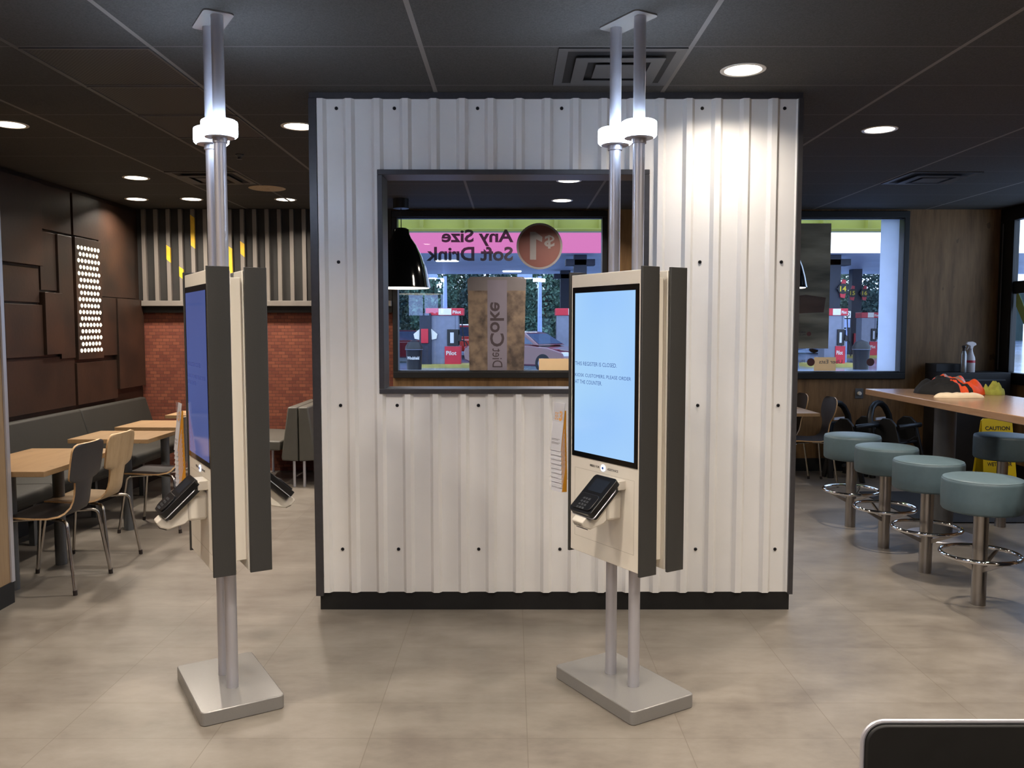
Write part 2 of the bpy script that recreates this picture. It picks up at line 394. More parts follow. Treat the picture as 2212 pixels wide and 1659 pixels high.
# ------------------------------------------------------------------ mesh helpers
class MB:
    def __init__(s): s.bm = bmesh.new(); s.mi = 0
    def _f(s, vs):
        try:
            f = s.bm.faces.new(vs); f.material_index = s.mi; return f
        except ValueError: return None
    def box(s, x0, x1, y0, y1, z0, z1):
        v = [s.bm.verts.new((x, y, z)) for z in (z0, z1) for y in (y0, y1) for x in (x0, x1)]
        for q in ((0, 2, 3, 1), (4, 5, 7, 6), (0, 1, 5, 4), (2, 6, 7, 3), (0, 4, 6, 2), (1, 3, 7, 5)): s._f([v[i] for i in q])
        return s
    def prism(s, pts, axis, a0, a1):
        """polygon pts (2-D) extruded along axis 'x','y' or 'z' between a0 and a1"""
        def P(p, a):
            return {'x': (a, p[0], p[1]), 'y': (p[0], a, p[1]), 'z': (p[0], p[1], a)}[axis]
        A = [s.bm.verts.new(P(p, a0)) for p in pts]; B = [s.bm.verts.new(P(p, a1)) for p in pts]
        n = len(pts)
        s._f(A); s._f(list(reversed(B)))
        for i in range(n): s._f([A[i], B[i], B[(i + 1) % n], A[(i + 1) % n]])
        return s
    def tube(s, pts, r, seg=12, cap=True, closed=False):
        pts = [Vector(p) for p in pts]; rs = r if isinstance(r, (list, tuple)) else [r] * len(pts)
        rings = []; n = len(pts); prev = None
        for i, p in enumerate(pts):
            if closed: d = pts[(i + 1) % n] - pts[i - 1]
            else: d = pts[min(i + 1, n - 1)] - pts[max(i - 1, 0)]
            d.normalize()
            if prev is None:
                a = Vector((0, 0, 1)) if abs(d.z) < 0.9 else Vector((1, 0, 0))
                u = d.cross(a).normalized()
            else:
                u = prev - d * prev.dot(d)
                u.normalize()
            prev = u; v = d.cross(u)
            rings.append([s.bm.verts.new(p + (u * math.cos(k * 2 * PI / seg) + v * math.sin(k * 2 * PI / seg)) * rs[i]) for k in range(seg)])
        m = n if closed else n - 1
        for i in range(m):
            a, b = rings[i], rings[(i + 1) % n]
            for k in range(seg): s._f([a[k], a[(k + 1) % seg], b[(k + 1) % seg], b[k]])
        if cap and not closed:
            s._f(list(reversed(rings[0]))); s._f(rings[-1])
        return s
    def lathe(s, prof, c=(0, 0), seg=32, M=None):
        rings = []
        for (r, z) in prof:
            if r < 1e-6: rings.append([s.bm.verts.new((c[0], c[1], z))])
            else: rings.append([s.bm.verts.new((c[0] + r * math.cos(2 * PI * k / seg), c[1] + r * math.sin(2 * PI * k / seg), z)) for k in range(seg)])
        for a, b in zip(rings, rings[1:]):
            for k in range(seg):
                k2 = (k + 1) % seg
                if len(a) == 1 and len(b) == 1: continue
                if len(a) == 1: s._f([a[0], b[k2], b[k]])
                elif len(b) == 1: s._f([a[k], a[k2], b[0]])
                else: s._f([a[k], a[k2], b[k2], b[k]])
        return s
    def grid(s, rows, th=None):
        """rows: list of rows of points; makes a sheet, doubled with thickness vector function th(i,j)->Vector"""
        V = [[s.bm.verts.new(p) for p in r] for r in rows]
        n, m = len(V), len(V[0])
        if th is None:
            for i in range(n - 1):
                for j in range(m - 1): s._f([V[i][j], V[i][j + 1], V[i + 1][j + 1], V[i + 1][j]])
            return s
        W = [[s.bm.verts.new(Vector(rows[i][j]) + th(i, j)) for j in range(m)] for i in range(n)]
        mi = s.mi
        for i in range(n - 1):
            for j in range(m - 1):
                s._f([V[i][j], V[i][j + 1], V[i + 1][j + 1], V[i + 1][j]])
                s._f([W[i][j], W[i + 1][j], W[i + 1][j + 1], W[i][j + 1]])
        s.mi = getattr(s, 'edge_mi', mi)
        for i in range(n - 1):
            s._f([V[i][0], V[i + 1][0], W[i + 1][0], W[i][0]]); s._f([V[i][-1], W[i][-1], W[i + 1][-1], V[i + 1][-1]])
        for j in range(m - 1):
            s._f([V[0][j], W[0][j], W[0][j + 1], V[0][j + 1]]); s._f([V[-1][j], V[-1][j + 1], W[-1][j + 1], W[-1][j]])
        s.mi = mi
        return s
    def mesh(s, me, fn):
        """append mesh me with vertex map fn"""
        vs = [s.bm.verts.new(fn(v.co)) for v in me.vertices]
        for p in me.polygons: s._f([vs[i] for i in p.vertices])
        return s
    def xf(s, M):
        s.bm.transform(M); return s
    def build(s, name, mats, parent=None, smooth=30, bevel=0, seg=2, subsurf=0, **props):
        bmesh.ops.recalc_face_normals(s.bm, faces=s.bm.faces[:])
        me = bpy.data.meshes.new(name); s.bm.to_mesh(me); s.bm.free()
        if not isinstance(mats, (list, tuple)): mats = [mats]
        for m in mats: me.materials.append(MT[m] if isinstance(m, str) else m)
        if smooth:
            me.polygons.foreach_set('use_smooth', [True] * len(me.polygons))
            me.set_sharp_from_angle(angle=math.radians(smooth))
        o = bpy.data.objects.new(name, me); COL.objects.link(o)
        if parent: o.parent = parent
        if subsurf:
            md = o.modifiers.new('subsurf', 'SUBSURF'); md.levels = subsurf; md.render_levels = subsurf
        if bevel:
            md = o.modifiers.new('bevel', 'BEVEL'); md.width = bevel; md.segments = seg; md.limit_method = 'ANGLE'; md.angle_limit = math.radians(40)
            md.harden_normals = False
        for k, v in props.items(): o[k] = v
        return o

def thing(name, label, cat, loc=(0, 0, 0), rotz=0, group=None):
    o = bpy.data.objects.new(name, None); COL.objects.link(o)
    o.empty_display_size = 0.1
    o.location = loc; o.rotation_euler = (0, 0, rotz); o['label'] = label; o['category'] = cat
    if group: o['group'] = group
    return o
def tag(o, label, cat, group=None, kind=None):
    o['label'] = label; o['category'] = cat
    if group: o['group'] = group
    if kind: o['kind'] = kind
    return o
def struct(o):
    o['kind'] = 'structure'; return o
def copy_tree(o, parent=None):
    c = o.copy(); COL.objects.link(c); c.parent = parent
    for ch in list(o.children): copy_tree(ch, c)
    return c
def dup(root, loc, rotz=None, label=None, group=None):
    c = copy_tree(root); c.location = loc
    if rotz is not None: c.rotation_euler = (0, 0, rotz)
    if label: c['label'] = label
    if group: c['group'] = group
    return c

def text_mesh(s, bold=0.0):
    cu = bpy.data.curves.new('txt', 'FONT'); cu.body = s; cu.size = 1; cu.offset = bold; cu.resolution_u = 3
    o = bpy.data.objects.new('txt', cu); COL.objects.link(o)
    dg = bpy.context.evaluated_depsgraph_get(); dg.update()
    me = bpy.data.meshes.new_from_object(o.evaluated_get(dg))
    bpy.data.objects.remove(o); bpy.data.curves.remove(cu)
    return me
def put_text(mb, s, origin, right, up, wid, hei, lift=0.001, bold=0.0, shear=0.0):
    """text stretched to wid x hei: lower left corner at origin, reading along right"""
    me = text_mesh(s, bold)
    xs = [v.co.x for v in me.vertices]; ys = [v.co.y for v in me.vertices]
    x0, x1, y0, y1 = min(xs), max(xs), min(ys), max(ys)
    R = Vector(right).normalized(); U = Vector(up).normalized(); N = R.cross(U)
    O = Vector(origin)
    def fn(c):
        fx = (c.x - x0) / (x1 - x0); fy = (c.y - y0) / (y1 - y0)
        return O + R * (fx * wid + shear * fy * hei) + U * fy * hei + N * lift
    mb.mesh(me, fn); bpy.data.meshes.remove(me)

def rrect(x0, x1, y0, y1, r, n=5):
    p = []
    for cx, cy, a in ((x1 - r, y1 - r, 0), (x0 + r, y1 - r, 90), (x0 + r, y0 + r, 180), (x1 - r, y0 + r, 270)):
        for k in range(n + 1):
            t = math.radians(a + 90 * k / n); p.append((cx + r * math.cos(t), cy + r * math.sin(t)))
    return p
def circ(cx, cy, r, n=32):
    return [(cx + r * math.cos(2 * PI * k / n), cy + r * math.sin(2 * PI * k / n)) for k in range(n)]

# ------------------------------------------------------------------ room shell
BY = 9.15          # inner face of the back wall
LX, RX = -4.04, 5.30
FY = -3.2          # wall behind the camera
struct(MB().box(LX - 0.2, RX + 0.2, FY - 0.2, BY + 0.2, -0.15, 0).build('floor', 'floor', smooth=0))
struct(MB().box(LX - 0.2, RX + 0.2, FY - 0.2, BY + 0.2, CEIL, CEIL + 0.15).build('ceiling', 'ceil', smooth=0))

# back wall of plywood with two window openings, brick lining on the left
W1 = (-1.262, 1.00, 1.05, 2.80)
W2 = (1.95, 4.25, 1.04, 2.80)
mb = MB()
BXL = -1.30
def wallrow(mb, x0, x1, z0, z1): mb.box(x0, x1, BY, BY + 0.18, z0, z1)
wallrow(mb, BXL, RX + 0.02, 0, 1.04)
wallrow(mb, BXL, RX + 0.02, 2.80, CEIL)
wallrow(mb, BXL, W1[0], 1.04, 2.80); wallrow(mb, W1[1], W2[0], 1.04, 2.80); wallrow(mb, W2[1], RX + 0.02, 1.04, 2.80)
struct(mb.build('wall_back', 'wallwood', smooth=0))
mb = MB().box(LX - 0.2, BXL, BY, BY + 0.18, 0, CEIL)
struct(mb.build('wall_back_brick', 'brick', smooth=0))
struct(MB().box(BXL + 0.0, RX, BY - 0.018, BY, 0, 0.14).build('baseboard_back', 'black', smooth=0, bevel=0.003))
# left wall with relief panels
wl = struct(MB().box(LX - 0.2, LX, 4.74, BY + 0.18, 0, CEIL).build('wall_left', 'rust', smooth=0))
for (y0, y1, z0, z1, d) in [(5.2, 6.62, 0.86, 1.76, 0.022), (6.64, 7.175, 1.335, 1.77, 0.035), (7.18, 7.455, 1.345, 1.88, 0.06),
                            (7.46, 7.70, 1.30, 2.40, 0.032), (8.22, 8.50, 1.30, 1.87, 0.04), (8.505, 9.1, 0.95, 1.87, 0.055),
                            (5.4, 7.19, 2.10, 2.80, 0.05), (7.20, 7.70, 2.42, 2.80, 0.03), (7.72, 8.20, 2.42, 2.80, 0.04), (8.22, 9.0, 1.88, 2.80, 0.02),
                            (5.4, 7.16, 1.79, 2.08, 0.02), (6.64, 7.70, 0.86, 1.32, 0.018), (7.72, 8.50, 0.86, 1.25, 0.03), (7.20, 7.45, 1.90, 2.40, 0.016)]:
    MB().box(LX, LX + d, y0, y1, z0, z1).build('relief_panel', 'rust', wl, smooth=0, bevel=0.002)
struct(MB().box(LX, LX + 0.015, 4.8, BY, 0, 0.14).build('baseboard_left', 'black', smooth=0))
# stub wall at far left, running towards the camera
struct(MB().box(LX - 0.2, -2.875, FY, 4.735, 0.125, CEIL).build('wall_stub_left', 'stubwood', smooth=0))
struct(MB().box(LX - 0.2, -2.87, FY, 4.74, 0, 0.125).build('baseboard_stub_left', 'black', smooth=0))
struct(MB().box(-2.885, -2.865, 4.715, 4.745, 0.125, CEIL).build('trim_1', 'alu', smooth=0))
# right wall with the tall window
mb = MB()
RW = (6.3, 8.95, 1.05, 2.72)
mb.box(RX, RX + 0.06, FY, BY + 0.05, 0, RW[2]); mb.box(RX, RX + 0.06, FY, BY + 0.05, RW[3], CEIL)
mb.box(RX, RX + 0.06, FY, RW[0], RW[2], RW[3]); mb.box(RX, RX + 0.06, RW[1], BY + 0.05, RW[2], RW[3])
struct(mb.build('wall_right', 'wallwood', smooth=0))
struct(MB().box(RX - 0.015, RX, FY, BY, 0, 0.14).build('baseboard_right', 'black', smooth=0))
struct(MB().box(LX - 0.2, RX + 0.2, FY - 0.2, FY, 0, CEIL).build('wall_front', 'wallwood', smooth=0))

def window(name, x0, x1, z0, z1, fw=0.07):
    o = bpy.data.objects.new(name, None); COL.objects.link(o); o.location = (0, 0, 0); struct(o)
    m = MB()
    yf, yb = BY - 0.035, BY + 0.10
    m.box(x0, x1, yf, yb, z1 - fw, z1); m.box(x0, x1, yf, yb, z0, z0 + fw)
    m.box(x0, x0 + fw * .8, yf, yb, z0 + fw, z1 - fw); m.box(x1 - fw * .8, x1, yf, yb, z0 + fw, z1 - fw)
    # inner stepped bead
    b = 0.012
    m.box(x0 + fw * .8, x1 - fw * .8, yf + 0.03, yb - 0.02, z1 - fw - b, z1 - fw); m.box(x0 + fw * .8, x1 - fw * .8, yf + 0.03, yb - 0.02, z0 + fw, z0 + fw + b)
    m.build('window_frame', 'blackframe', o, smooth=0, bevel=0.004)
    MB().box(x0 + fw * .8, x1 - fw * .8, BY + 0.03, BY + 0.036, z0 + fw, z1 - fw).build('pane', 'glass', o, smooth=0)
    return o
win1 = window('window_1', -1.295, 1.03, 1.025, 2.83)
win2 = window('window_2', 1.92, 4.285, 1.015, 2.825)
# window 3, in the right wall
o = bpy.data.objects.new('window_3', None); COL.objects.link(o); struct(o)
m = MB(); xf0, xf1 = RX - 0.04, RX + 0.045
m.box(xf0, xf1, RW[0] - .02, 9.12, 2.70, 2.835); m.box(xf0, xf1, RW[0] - .02, 9.12, 0.98, 1.10)
m.box(xf0, xf1, 8.905, 9.12, 1.10, 2.70); m.box(xf0, xf0 + .03, 8.87, 8.905, 1.10, 2.70); m.box(xf0 + .02, xf1, RW[0], RW[0] + .07, 1.10, 2.70)
m.box(xf0 + .02, xf1, RW[0] + .07, 8.905, 1.93, 2.06)
for yy in (7.5,): m.box(xf0 + .02, xf1, yy, yy + .1, 1.10, 2.70)
m.build('window_frame', 'blackframe', o, smooth=0, bevel=0.004)
MB().box(RX + .01, RX + .016, RW[0] + .07, 8.91, 1.10, 2.70).build('pane', 'glass', o, smooth=0)
MB().tube([(xf0 - .008, 9.05, 1.12), (xf0 - .008, 9.05, 2.68)], 0.006, 8).build('pull_rod', 'greyleg', o)
win3 = o

# ------------------------------------------------------------------ exterior ground
struct(MB().box(-60, 60, BY + 0.2, 140, -0.12, -0.02).build('ground_outside', 'asphalt', smooth=0))

# ------------------------------------------------------------------ corrugated partition in the middle of the room
PY = 4.62
PXL, PXR = -1.095, 1.568
OX0, OX1, OZ0, OZ1 = -0.729, 0.744, 1.219, 2.434
PT = 0.15
core = MB()
for (x0, x1, z0, z1) in ((PXL, OX0, 0.1, CEIL), (OX1, PXR, 0.1, CEIL), (OX0, OX1, 0.1, OZ0), (OX0, OX1, OZ1, CEIL)):
    core.box(x0 + .004, x1 - .004 if x1 == PXR else x1, PY + .0, PY + PT, z0, z1)
part = struct(core.build('wall_partition', 'darkgrey', smooth=0))
def corr(x0, x1, z0, z1):
    """corrugated steel: pans at the back, narrow crests forward"""
    pitch, c0 = 0.153, -1.034
    yb, yf = PY - 0.004, PY - 0.026
    ev = [(x0, None)]
    xs = []
    k = -1
    while c0 + k * pitch < x1 + 0.1:
        c = c0 + k * pitch
        xs += [(c - 0.032, yb), (c - 0.015, yf), (c + 0.015, yf), (c + 0.032, yb)]
        k += 1
    def yat(x):
        for (a, ya), (b, yb_) in zip(xs, xs[1:]):
            if a <= x <= b: return ya + (yb_ - ya) * (x - a) / (b - a)
        return yb
    pts = [(x0, yat(x0))] + [p for p in xs if x0 < p[0] < x1] + [(x1, yat(x1))]
    return [[(x, y, z) for (x, y) in pts] for z in (z0, z1)]
sh = MB()
SX0, SX1, SZ0, SZ1 = -1.053, 1.542, 0.102, 2.812
for (x0, x1, z0, z1) in ((SX0, OX0, SZ0, SZ1), (OX1, SX1, SZ0, SZ1), (OX0, OX1, SZ0, OZ0), (OX0, OX1, OZ1, SZ1)):
    sh.grid(corr(x0, x1, z0, z1), lambda i, j: Vector((0, 0.0015, 0)))
bmesh.ops.remove_doubles(sh.bm, verts=sh.bm.verts[:], dist=0.0001)
sh.build('corrugated_sheet', 'sheet', part, smooth=0)
tr = MB()
tr.box(PXL, SX0, PY - 0.03, PY + PT + .004, 0.085, SZ1); tr.box(SX1, PXR, PY - 0.03, PY + PT + .004, 0.095, SZ1)
tr.box(SX0, SX1, PY - 0.002, PY, 0.088, 0.13); tr.box(PXL, PXR, PY - 0.012, PY + PT, SZ1, CEIL)
tr.build('edge_trim', 'darkgrey', part, smooth=0, bevel=0.002)
fr = MB(); f = 0.028
y0, y1 = PY - 0.032, PY + PT + 0.01
fr.box(OX0, OX1, y0, y1, OZ1 - f, OZ1); fr.box(OX0, OX1, y0, y1, OZ0, OZ0 + f)
fr.box(OX0, OX0 + f, y0, y1, OZ0 + f, OZ1 - f); fr.box(OX1 - f, OX1, y0, y1, OZ0 + f, OZ1 - f)
fr.build('opening_frame', 'darkgrey', part, smooth=0, bevel=0.003)
MB().box(-1.076, 1.556, PY - 0.005, PY + PT - 0.01, 0, 0.1).build('base', 'black', part, smooth=0)
cols_low = [-.948, -.635, -.186, .268, 1.027, 1.472]
rows = [(2.763, cols_low + []), (1.94, [-.948, 1.027, 1.472]), (1.153, cols_low), (0.345, cols_low)]
for z, xs in rows:
    for x in xs:
        MB().lathe([(0, 0), (.0095, 0), (.0095, .003), (.006, .008), (0, .009)], seg=12).xf(Matrix.Translation((x, PY - .004, z)) @ Matrix.Rotation(PI / 2, 4, 'X')).build('bolt', 'bolt', part)

# ------------------------------------------------------------------ ceiling fittings
def downlight(x, y, label, group='recessed ceiling downlights', power=None, r=0.09):
    t = thing('downlight', label, 'ceiling light', (x, y, CEIL), 0, group)
    MB().lathe([(r, 0), (r, -.003), (r + .016, -.004), (r + .020, -.002), (r + .020, 0)], seg=40).build('trim_ring', 'whitepl', t)
    MB().lathe([(0, -.001), (r, -.001), (r, -.0005), (0, -.0005)], seg=40).build('lens', 'lens', t)
    ld = bpy.data.lights.new('downlight_lamp', 'AREA'); ld.shape = 'DISK'; ld.size = r * 1.8
    ld.energy = DOWN_W if power is None else power; ld.color = WARM; ld.spread = math.radians(140)
    lo = bpy.data.objects.new('lamp_glow', ld); COL.objects.link(lo); lo.parent = t; lo.location = (0, 0, -0.006)
    return t
downlight(1.135, 4.213, 'round recessed downlight close in front of the white corrugated partition', power=9)
downlight(2.355, 5.467, 'round recessed downlight above the aisle right of the partition')
downlight(-1.345, 5.38, 'round recessed downlight just left of the partition top')
downlight(-3.139, 5.331, 'round recessed downlight at the left edge of the photo')
downlight(-3.19, 7.215, 'round recessed downlight nearer of the pair in line above the banquette')
downlight(-3.721, 8.411, 'round recessed downlight in far row, nearest the brown wall corner')
downlight(-3.175, 8.411, 'round recessed downlight in far row, just left of the left kiosk poles')
downlight(-2.252, 8.441, 'round recessed downlight in far row, between kiosk poles and partition')
downlight(0.492, 7.351, 'round recessed downlight seen through opening, nearer one at its top edge')
downlight(0.501, 8.503, 'round recessed downlight seen through opening, just above the window')
for i, (x, y) in enumerate([(-2.0, 2.75), (-.35, 2.5), (1.35, 2.45), (2.7, 3.3), (3.9, 4.4), (-2.0, .9), (-.35, .9), (1.35, .8), (-1.2, -1.2), (1.3, -1.2), (3.9, 0.8)]):  # unseen downlights added to brighten the floor and upright surfaces
    t = downlight(x, y, 'round recessed downlight overhead, unseen, added to light the room', group='added downlights overhead out of view')
mb = MB()
for z, r0, r1 in ((CEIL - .001, 0.0, 0.155), ): pass
sp = thing('ceiling_speaker', 'round beige perforated speaker cover in the ceiling over the booth', 'speaker', (-2.239, 7.767, CEIL))
MB().lathe([(0, -.006), (.10, -.006), (.155, -.004), (.165, 0), (0, 0)], seg=48).build('cover', 'speaker', sp)
MB().lathe([(0, -.008), (.02, -.008), (.02, -.004)], seg=16).build('centre_cap', 'speaker', sp)

def diffuser(x0, y0, label, n=3):
    s = .6096; g = .012
    t = thing('air_diffuser', label, 'air vent', (x0 + s / 2, y0 + s / 2, CEIL), 0, 'square ceiling air diffusers')
    h = s / 2 - g
    MB().box(-h, h, -h, h, -.004, 0).build('throat', 'ventdark', t, smooth=0)
    m = MB()
    for (a, b, z) in ((h, h - .045, -.006), (h - .085, h - .145, -.022), (.0, .0, 0)):
        if a == 0: continue
        for q in range(4):
            R = Matrix.Rotation(q * PI / 2, 4, 'Z')
            mm = MB(); V = [mm.bm.verts.new(p) for p in ((-a, -a, z), (a, -a, z), (b, -b, -.004 if a == h else z + .0), (-b, -b, -.004 if a == h else z + .0))]
            mm._f(V)
            V2 = [mm.bm.verts.new((p.co.x, p.co.y, p.co.z + .003)) for p in V]; mm._f(list(reversed(V2)))
            for k in range(4): mm._f([V[k], V2[k], V2[(k + 1) % 4], V[(k + 1) % 4]])
            mm.xf(R)
            tmp = bpy.data.meshes.new('t'); mm.bm.to_mesh(tmp); mm.bm.free(); m.mesh(tmp, lambda c: c.copy()); bpy.data.meshes.remove(tmp)
    m.build('cone_ring', 'vent', t, smooth=0)
    c = h - .185
    MB().box(-c, c, -c, c, -.022, -.019).build('centre_plate', 'vent', t, smooth=0)
    return t
diffuser(0.2, 3.868, 'square dark air diffuser in the ceiling above the right kiosk poles')
diffuser(-2.849, 6.916, 'square dark air diffuser in the ceiling behind the left kiosk poles')
diffuser(3.248, 6.916, 'square dark air diffuser in the ceiling over the communal table')
for j, lab in enumerate(['nearest of three perforated return air panels at upper left', 'middle of three perforated return air panels at upper left', 'farthest of three perforated return air panels, behind the left poles']):
    t = thing('return_air_grille', lab, 'air grille', (-2.239 + .305, 3.868 + .6096 * j + .305, CEIL), 0, 'perforated return air panels')
    MB().box(-.283, .283, -.283, .283, -.004, 0).build('perforated_face', 'grille', t, smooth=0)
    m = MB()
    for q in range(4):
        if q % 2: m.box(-.295, -.283, -.283, .283, -.007, 0) if q == 1 else m.box(.283, .295, -.283, .283, -.007, 0)
        else: m.box(-.295, .295, -.295, -.283, -.007, 0) if q == 0 else m.box(-.295, .295, .283, .295, -.007, 0)
    m.build('frame', 'vent', t, smooth=0)
struct(MB().box(-2.252, -2.226, 3.2, BY, CEIL - .0015, CEIL).build('trim_2', 'vent', smooth=0))
o = MB().lathe([(0, 0), (.03, 0), (.03, -.006), (.012, -.02), (.012, -.03), (.02, -.034), (0, -.036)], seg=20).xf(Matrix.Translation((-2.0, 6.25, CEIL))).build('fire_sprinkler', 'vent')
tag(o, 'small ceiling sprinkler head between left poles and partition', 'sprinkler')

# ------------------------------------------------------------------ kiosks
ROT = math.radians(-58.7)
def make_terminal(parent):
    """card terminal on a white cradle, tilted 43 degrees; local frame of the display unit"""
    T = Matrix.Translation((0.080, -0.214, 0.898)) @ Matrix.Rotation(math.radians(43), 4, 'X')
    # terminal-local: x width, y length (up = +y), z = outward normal
    w2, l2, th = .074, .095, .030
    body = MB()
    body.prism(rrect(-w2, w2, -l2, l2, .016), 'z', -th * .3, th * .55)
    body.mi = 1
    body.prism(rrect(-w2 - .002, w2 + .002, -l2 - .002, l2 - .03, .014), 'z', -th * .42, -th * .3)
    body.mi = 2
    body.prism(rrect(-w2 + .006, w2 - .006, -l2 + .008, l2 - .012, .012), 'z', -th * 1.0, -th * .42)
    body.mi = 0
    # raised keypad hood on the lower part
    body.prism(rrect(-w2 + .012, w2 - .012, -l2 + .012, -.005, .02), 'z', th * .55, th * .78)
    body.xf(T)
    o = body.build('card_terminal', ['termblack', 'alu', 'matblack'], parent, bevel=.003, smooth=40)
    s = MB().box(-.045, .045, .012, .076, th * .55, th * .57).xf(T).build('terminal_screen', pm('dark_lcd', (26, 32, 42), rough=.28), parent, smooth=0)
    k = MB()
    for r in range(4):
        for c in range(3):
            x = (c - 1) * .018; y = -.078 + r * .0155
            k.box(x - .006, x + .006, y - .0045, y + .0045, th * .78, th * .84)
    k.xf(T).build('keypad', pm('key_grey', (60, 62, 66), rough=.4), parent, smooth=0)
    # white arm and cradle
    c = MB()
    c.box(.045, .150, -.150, -.108, .926, .966)
    c.xf(Matrix.Identity(4))
    c.build('arm', 'kwhite', parent, bevel=.004, smooth=40)
    cr = MB()
    prof = [(.085, -.034), (.085, -.075), (.03, -.10), (-.06, -.092), (-.118, -.060), (-.134, -.03), (-.128, -.004), (-.10, -.004), (-.098, -.032)]
    cr.prism(prof, 'x', -.036, .036)
    cr.xf(T).build('scanner_cradle', 'whitepl', parent, bevel=.005, smooth=40)
    cc = MB().box(.045, .125, -.185, -.108, .80, .90).build('cradle_neck', 'kwhite', parent, bevel=.012, smooth=40)
    wn = MB().prism([(-.134, -.034), (-.1365, -.034), (-.125, -.058), (-.122, -.058)], 'x', -.022, .022).xf(T).build('scanner_window', 'ink', parent, smooth=0)
    lb = MB(); put_text(lb, 'SCAN HERE', (-.026, -.1345, -.022), (1, 0, 0), (0, .24, .97), .052, .010, lift=.0015, bold=.01)
    lb.xf(T).build('scanner_lettering', 'ink', parent, smooth=0)
def make_unit(root, lit):  # lit picks the full-brightness screen, otherwise the colours dimmed for oblique view
    H = MB()
    H.box(-.236, .236, -.110, -.022, .598, 1.812)
    hs = H.build('display_unit', 'kwhite', root, bevel=.003)
    for sx in (-1, 1):
        x0, x1 = sorted((sx * .236, sx * .250))
        MB().prism(rrect(x0, x1, -.117, -.028, .004, 2), 'z', .588, 1.825).build('side_fin', 'fin', hs, bevel=.0015, smooth=40)
    m = MB().box(-.224, .224, -.1135, -.105, 1.021, 1.758).build('bezel', 'glossblack', hs, smooth=0, bevel=.002)
    MB().box(-.203, .203, -.1145, -.113, 1.045, 1.733).build('screen', 'screenR' if lit else 'screenL', hs, smooth=0)
    for s, z, wd in (('THIS REGISTER IS CLOSED.', 1.421, .290), ('KIOSK CUSTOMERS, PLEASE ORDER', 1.370, .382), ('AT THE COUNTER.', 1.342, .192)):
        tx = MB()
        put_text(tx, s, (-.200, -.1146, z), (1, 0, 0), (0, 0, 1), wd, .0165, lift=.0004, bold=.0)
        tx.build('screen_text', 'scrtextR' if lit else 'scrtextL', hs, smooth=0)
    l = MB()
    put_text(l, 'PRESS FOR', (-.092, -.110, .989), (1, 0, 0), (0, 0, 1), .065, .0095, lift=.0006, bold=.02)
    l.build('button_lettering', 'ink', hs, smooth=0)
    l = MB()
    put_text(l, 'ASSISTANCE', (.028, -.110, .989), (1, 0, 0), (0, 0, 1), .072, .0095, lift=.0006, bold=.02)
    l.build('button_lettering', 'ink', hs, smooth=0)
    b = MB()
    b.mi = 0; b.lathe([(.006, 0), (.014, 0), (.014, .003), (.006, .003)], seg=24)
    b.mi = 1; b.lathe([(0, 0), (.006, 0), (.006, .0045), (0, .0045)], seg=20)
    b.xf(Matrix.Translation((0, -.110, .994)) @ Matrix.Rotation(PI / 2, 4, 'X')).build('help_button', ['btnlit', pm('button_blue', (60, 90, 170), rough=.2)], hs)
    g = MB()
    for (x0, x1, z0, z1) in ((-.203, .203, .970, .9712), (-.203, .203, .668, .6692), (-.2036, -.2024, .668, .971), (.2024, .2036, .668, .971)):
        g.box(x0, x1, -.1104, -.1098, z0, z1)
    g.build('service_panel_seam', 'seam', hs, smooth=0)
    make_terminal(hs)
    return hs
def make_kiosk(loc, label, lit, dy=0.0):
    t = thing('ordering_kiosk', label, 'kiosk', (loc[0], loc[1], 0), ROT, 'double sided ordering kiosks')
    MB().prism(rrect(-.275, .275, -.167, .167, .022), 'z', 0, .058).build('base_plate', 'silver', t, bevel=.004, smooth=40)
    for x in (-.078, .078):
        MB().tube([(x, 0, .056), (x, 0, CEIL - .004)], .0245, 28).build('pole', 'alu', t)
    MB().prism(rrect(-.125, .125, -.06, .06, .02), 'z', CEIL - .006, CEIL).build('ceiling_plate', 'silver', t, smooth=40)
    MB().box(-.215, .215, -.028 + dy, .028 + dy, .635, 1.785).build('centre_housing', 'kwhite', t, bevel=.003)
    for x in (-.078, .078):
        r = MB()
        r.lathe([(.026, 2.36), (.066, 2.36), (.0715, 2.366), (.0725, 2.375), (.0725, 2.412), (.0705, 2.421), (.064, 2.425), (.026, 2.425)], c=(x, 0), seg=40)
        g = r.build('led_ring', 'led', t)
        MB().lathe([(.0247, 2.335), (.030, 2.335), (.030, 2.36), (.060, 2.3595), (.060, 2.3565), (.032, 2.354)], c=(x, 0), seg=32).build('ring_socket', 'alu', g)
    f = make_unit(t, lit)
    f['label'] = 'front display unit with bright blue screen' if lit else 'front display unit with blue screen coloured dim for its oblique view'
    f.location.y = dy
    bk = copy_tree(f, t); bk.rotation_euler = (0, 0, PI)
    bk['label'] = 'rear display unit facing away from the camera'
    for x in (-.06, 0, .06):
        pass
    v = MB()
    for k in range(7):
        v.box(.10 + k * .016, .110 + k * .016, .0272 + dy, .0277 + dy, 1.795, 1.803)
    v.build('vent_slots', 'ink', t, smooth=0)
    MB().box(-.20, .20, .0278 + dy, .034 + dy, 1.786, 1.812).build('top_rail', 'kwhite', t, smooth=0)
    # card holder beyond the far end
    h = MB()
    h.box(-.362, -.240, -.100, -.096, .90, 1.20)
    h.build('card_holder', 'acrylic', t, smooth=0)
    MB().box(-.362, -.274, -.1235, -.1225, 1.13, 1.250).build('acrylic_flap', 'acrylic', t, smooth=0)
    return t
kR = make_kiosk((.4785, 3.553), 'right ordering kiosk with bright blue screen, twin poles to the ceiling', True)
kL = make_kiosk((-1.232, 3.543), 'left ordering kiosk turned nearly edge-on, blue screen coloured dim for oblique view, twin poles', False, dy=.016)

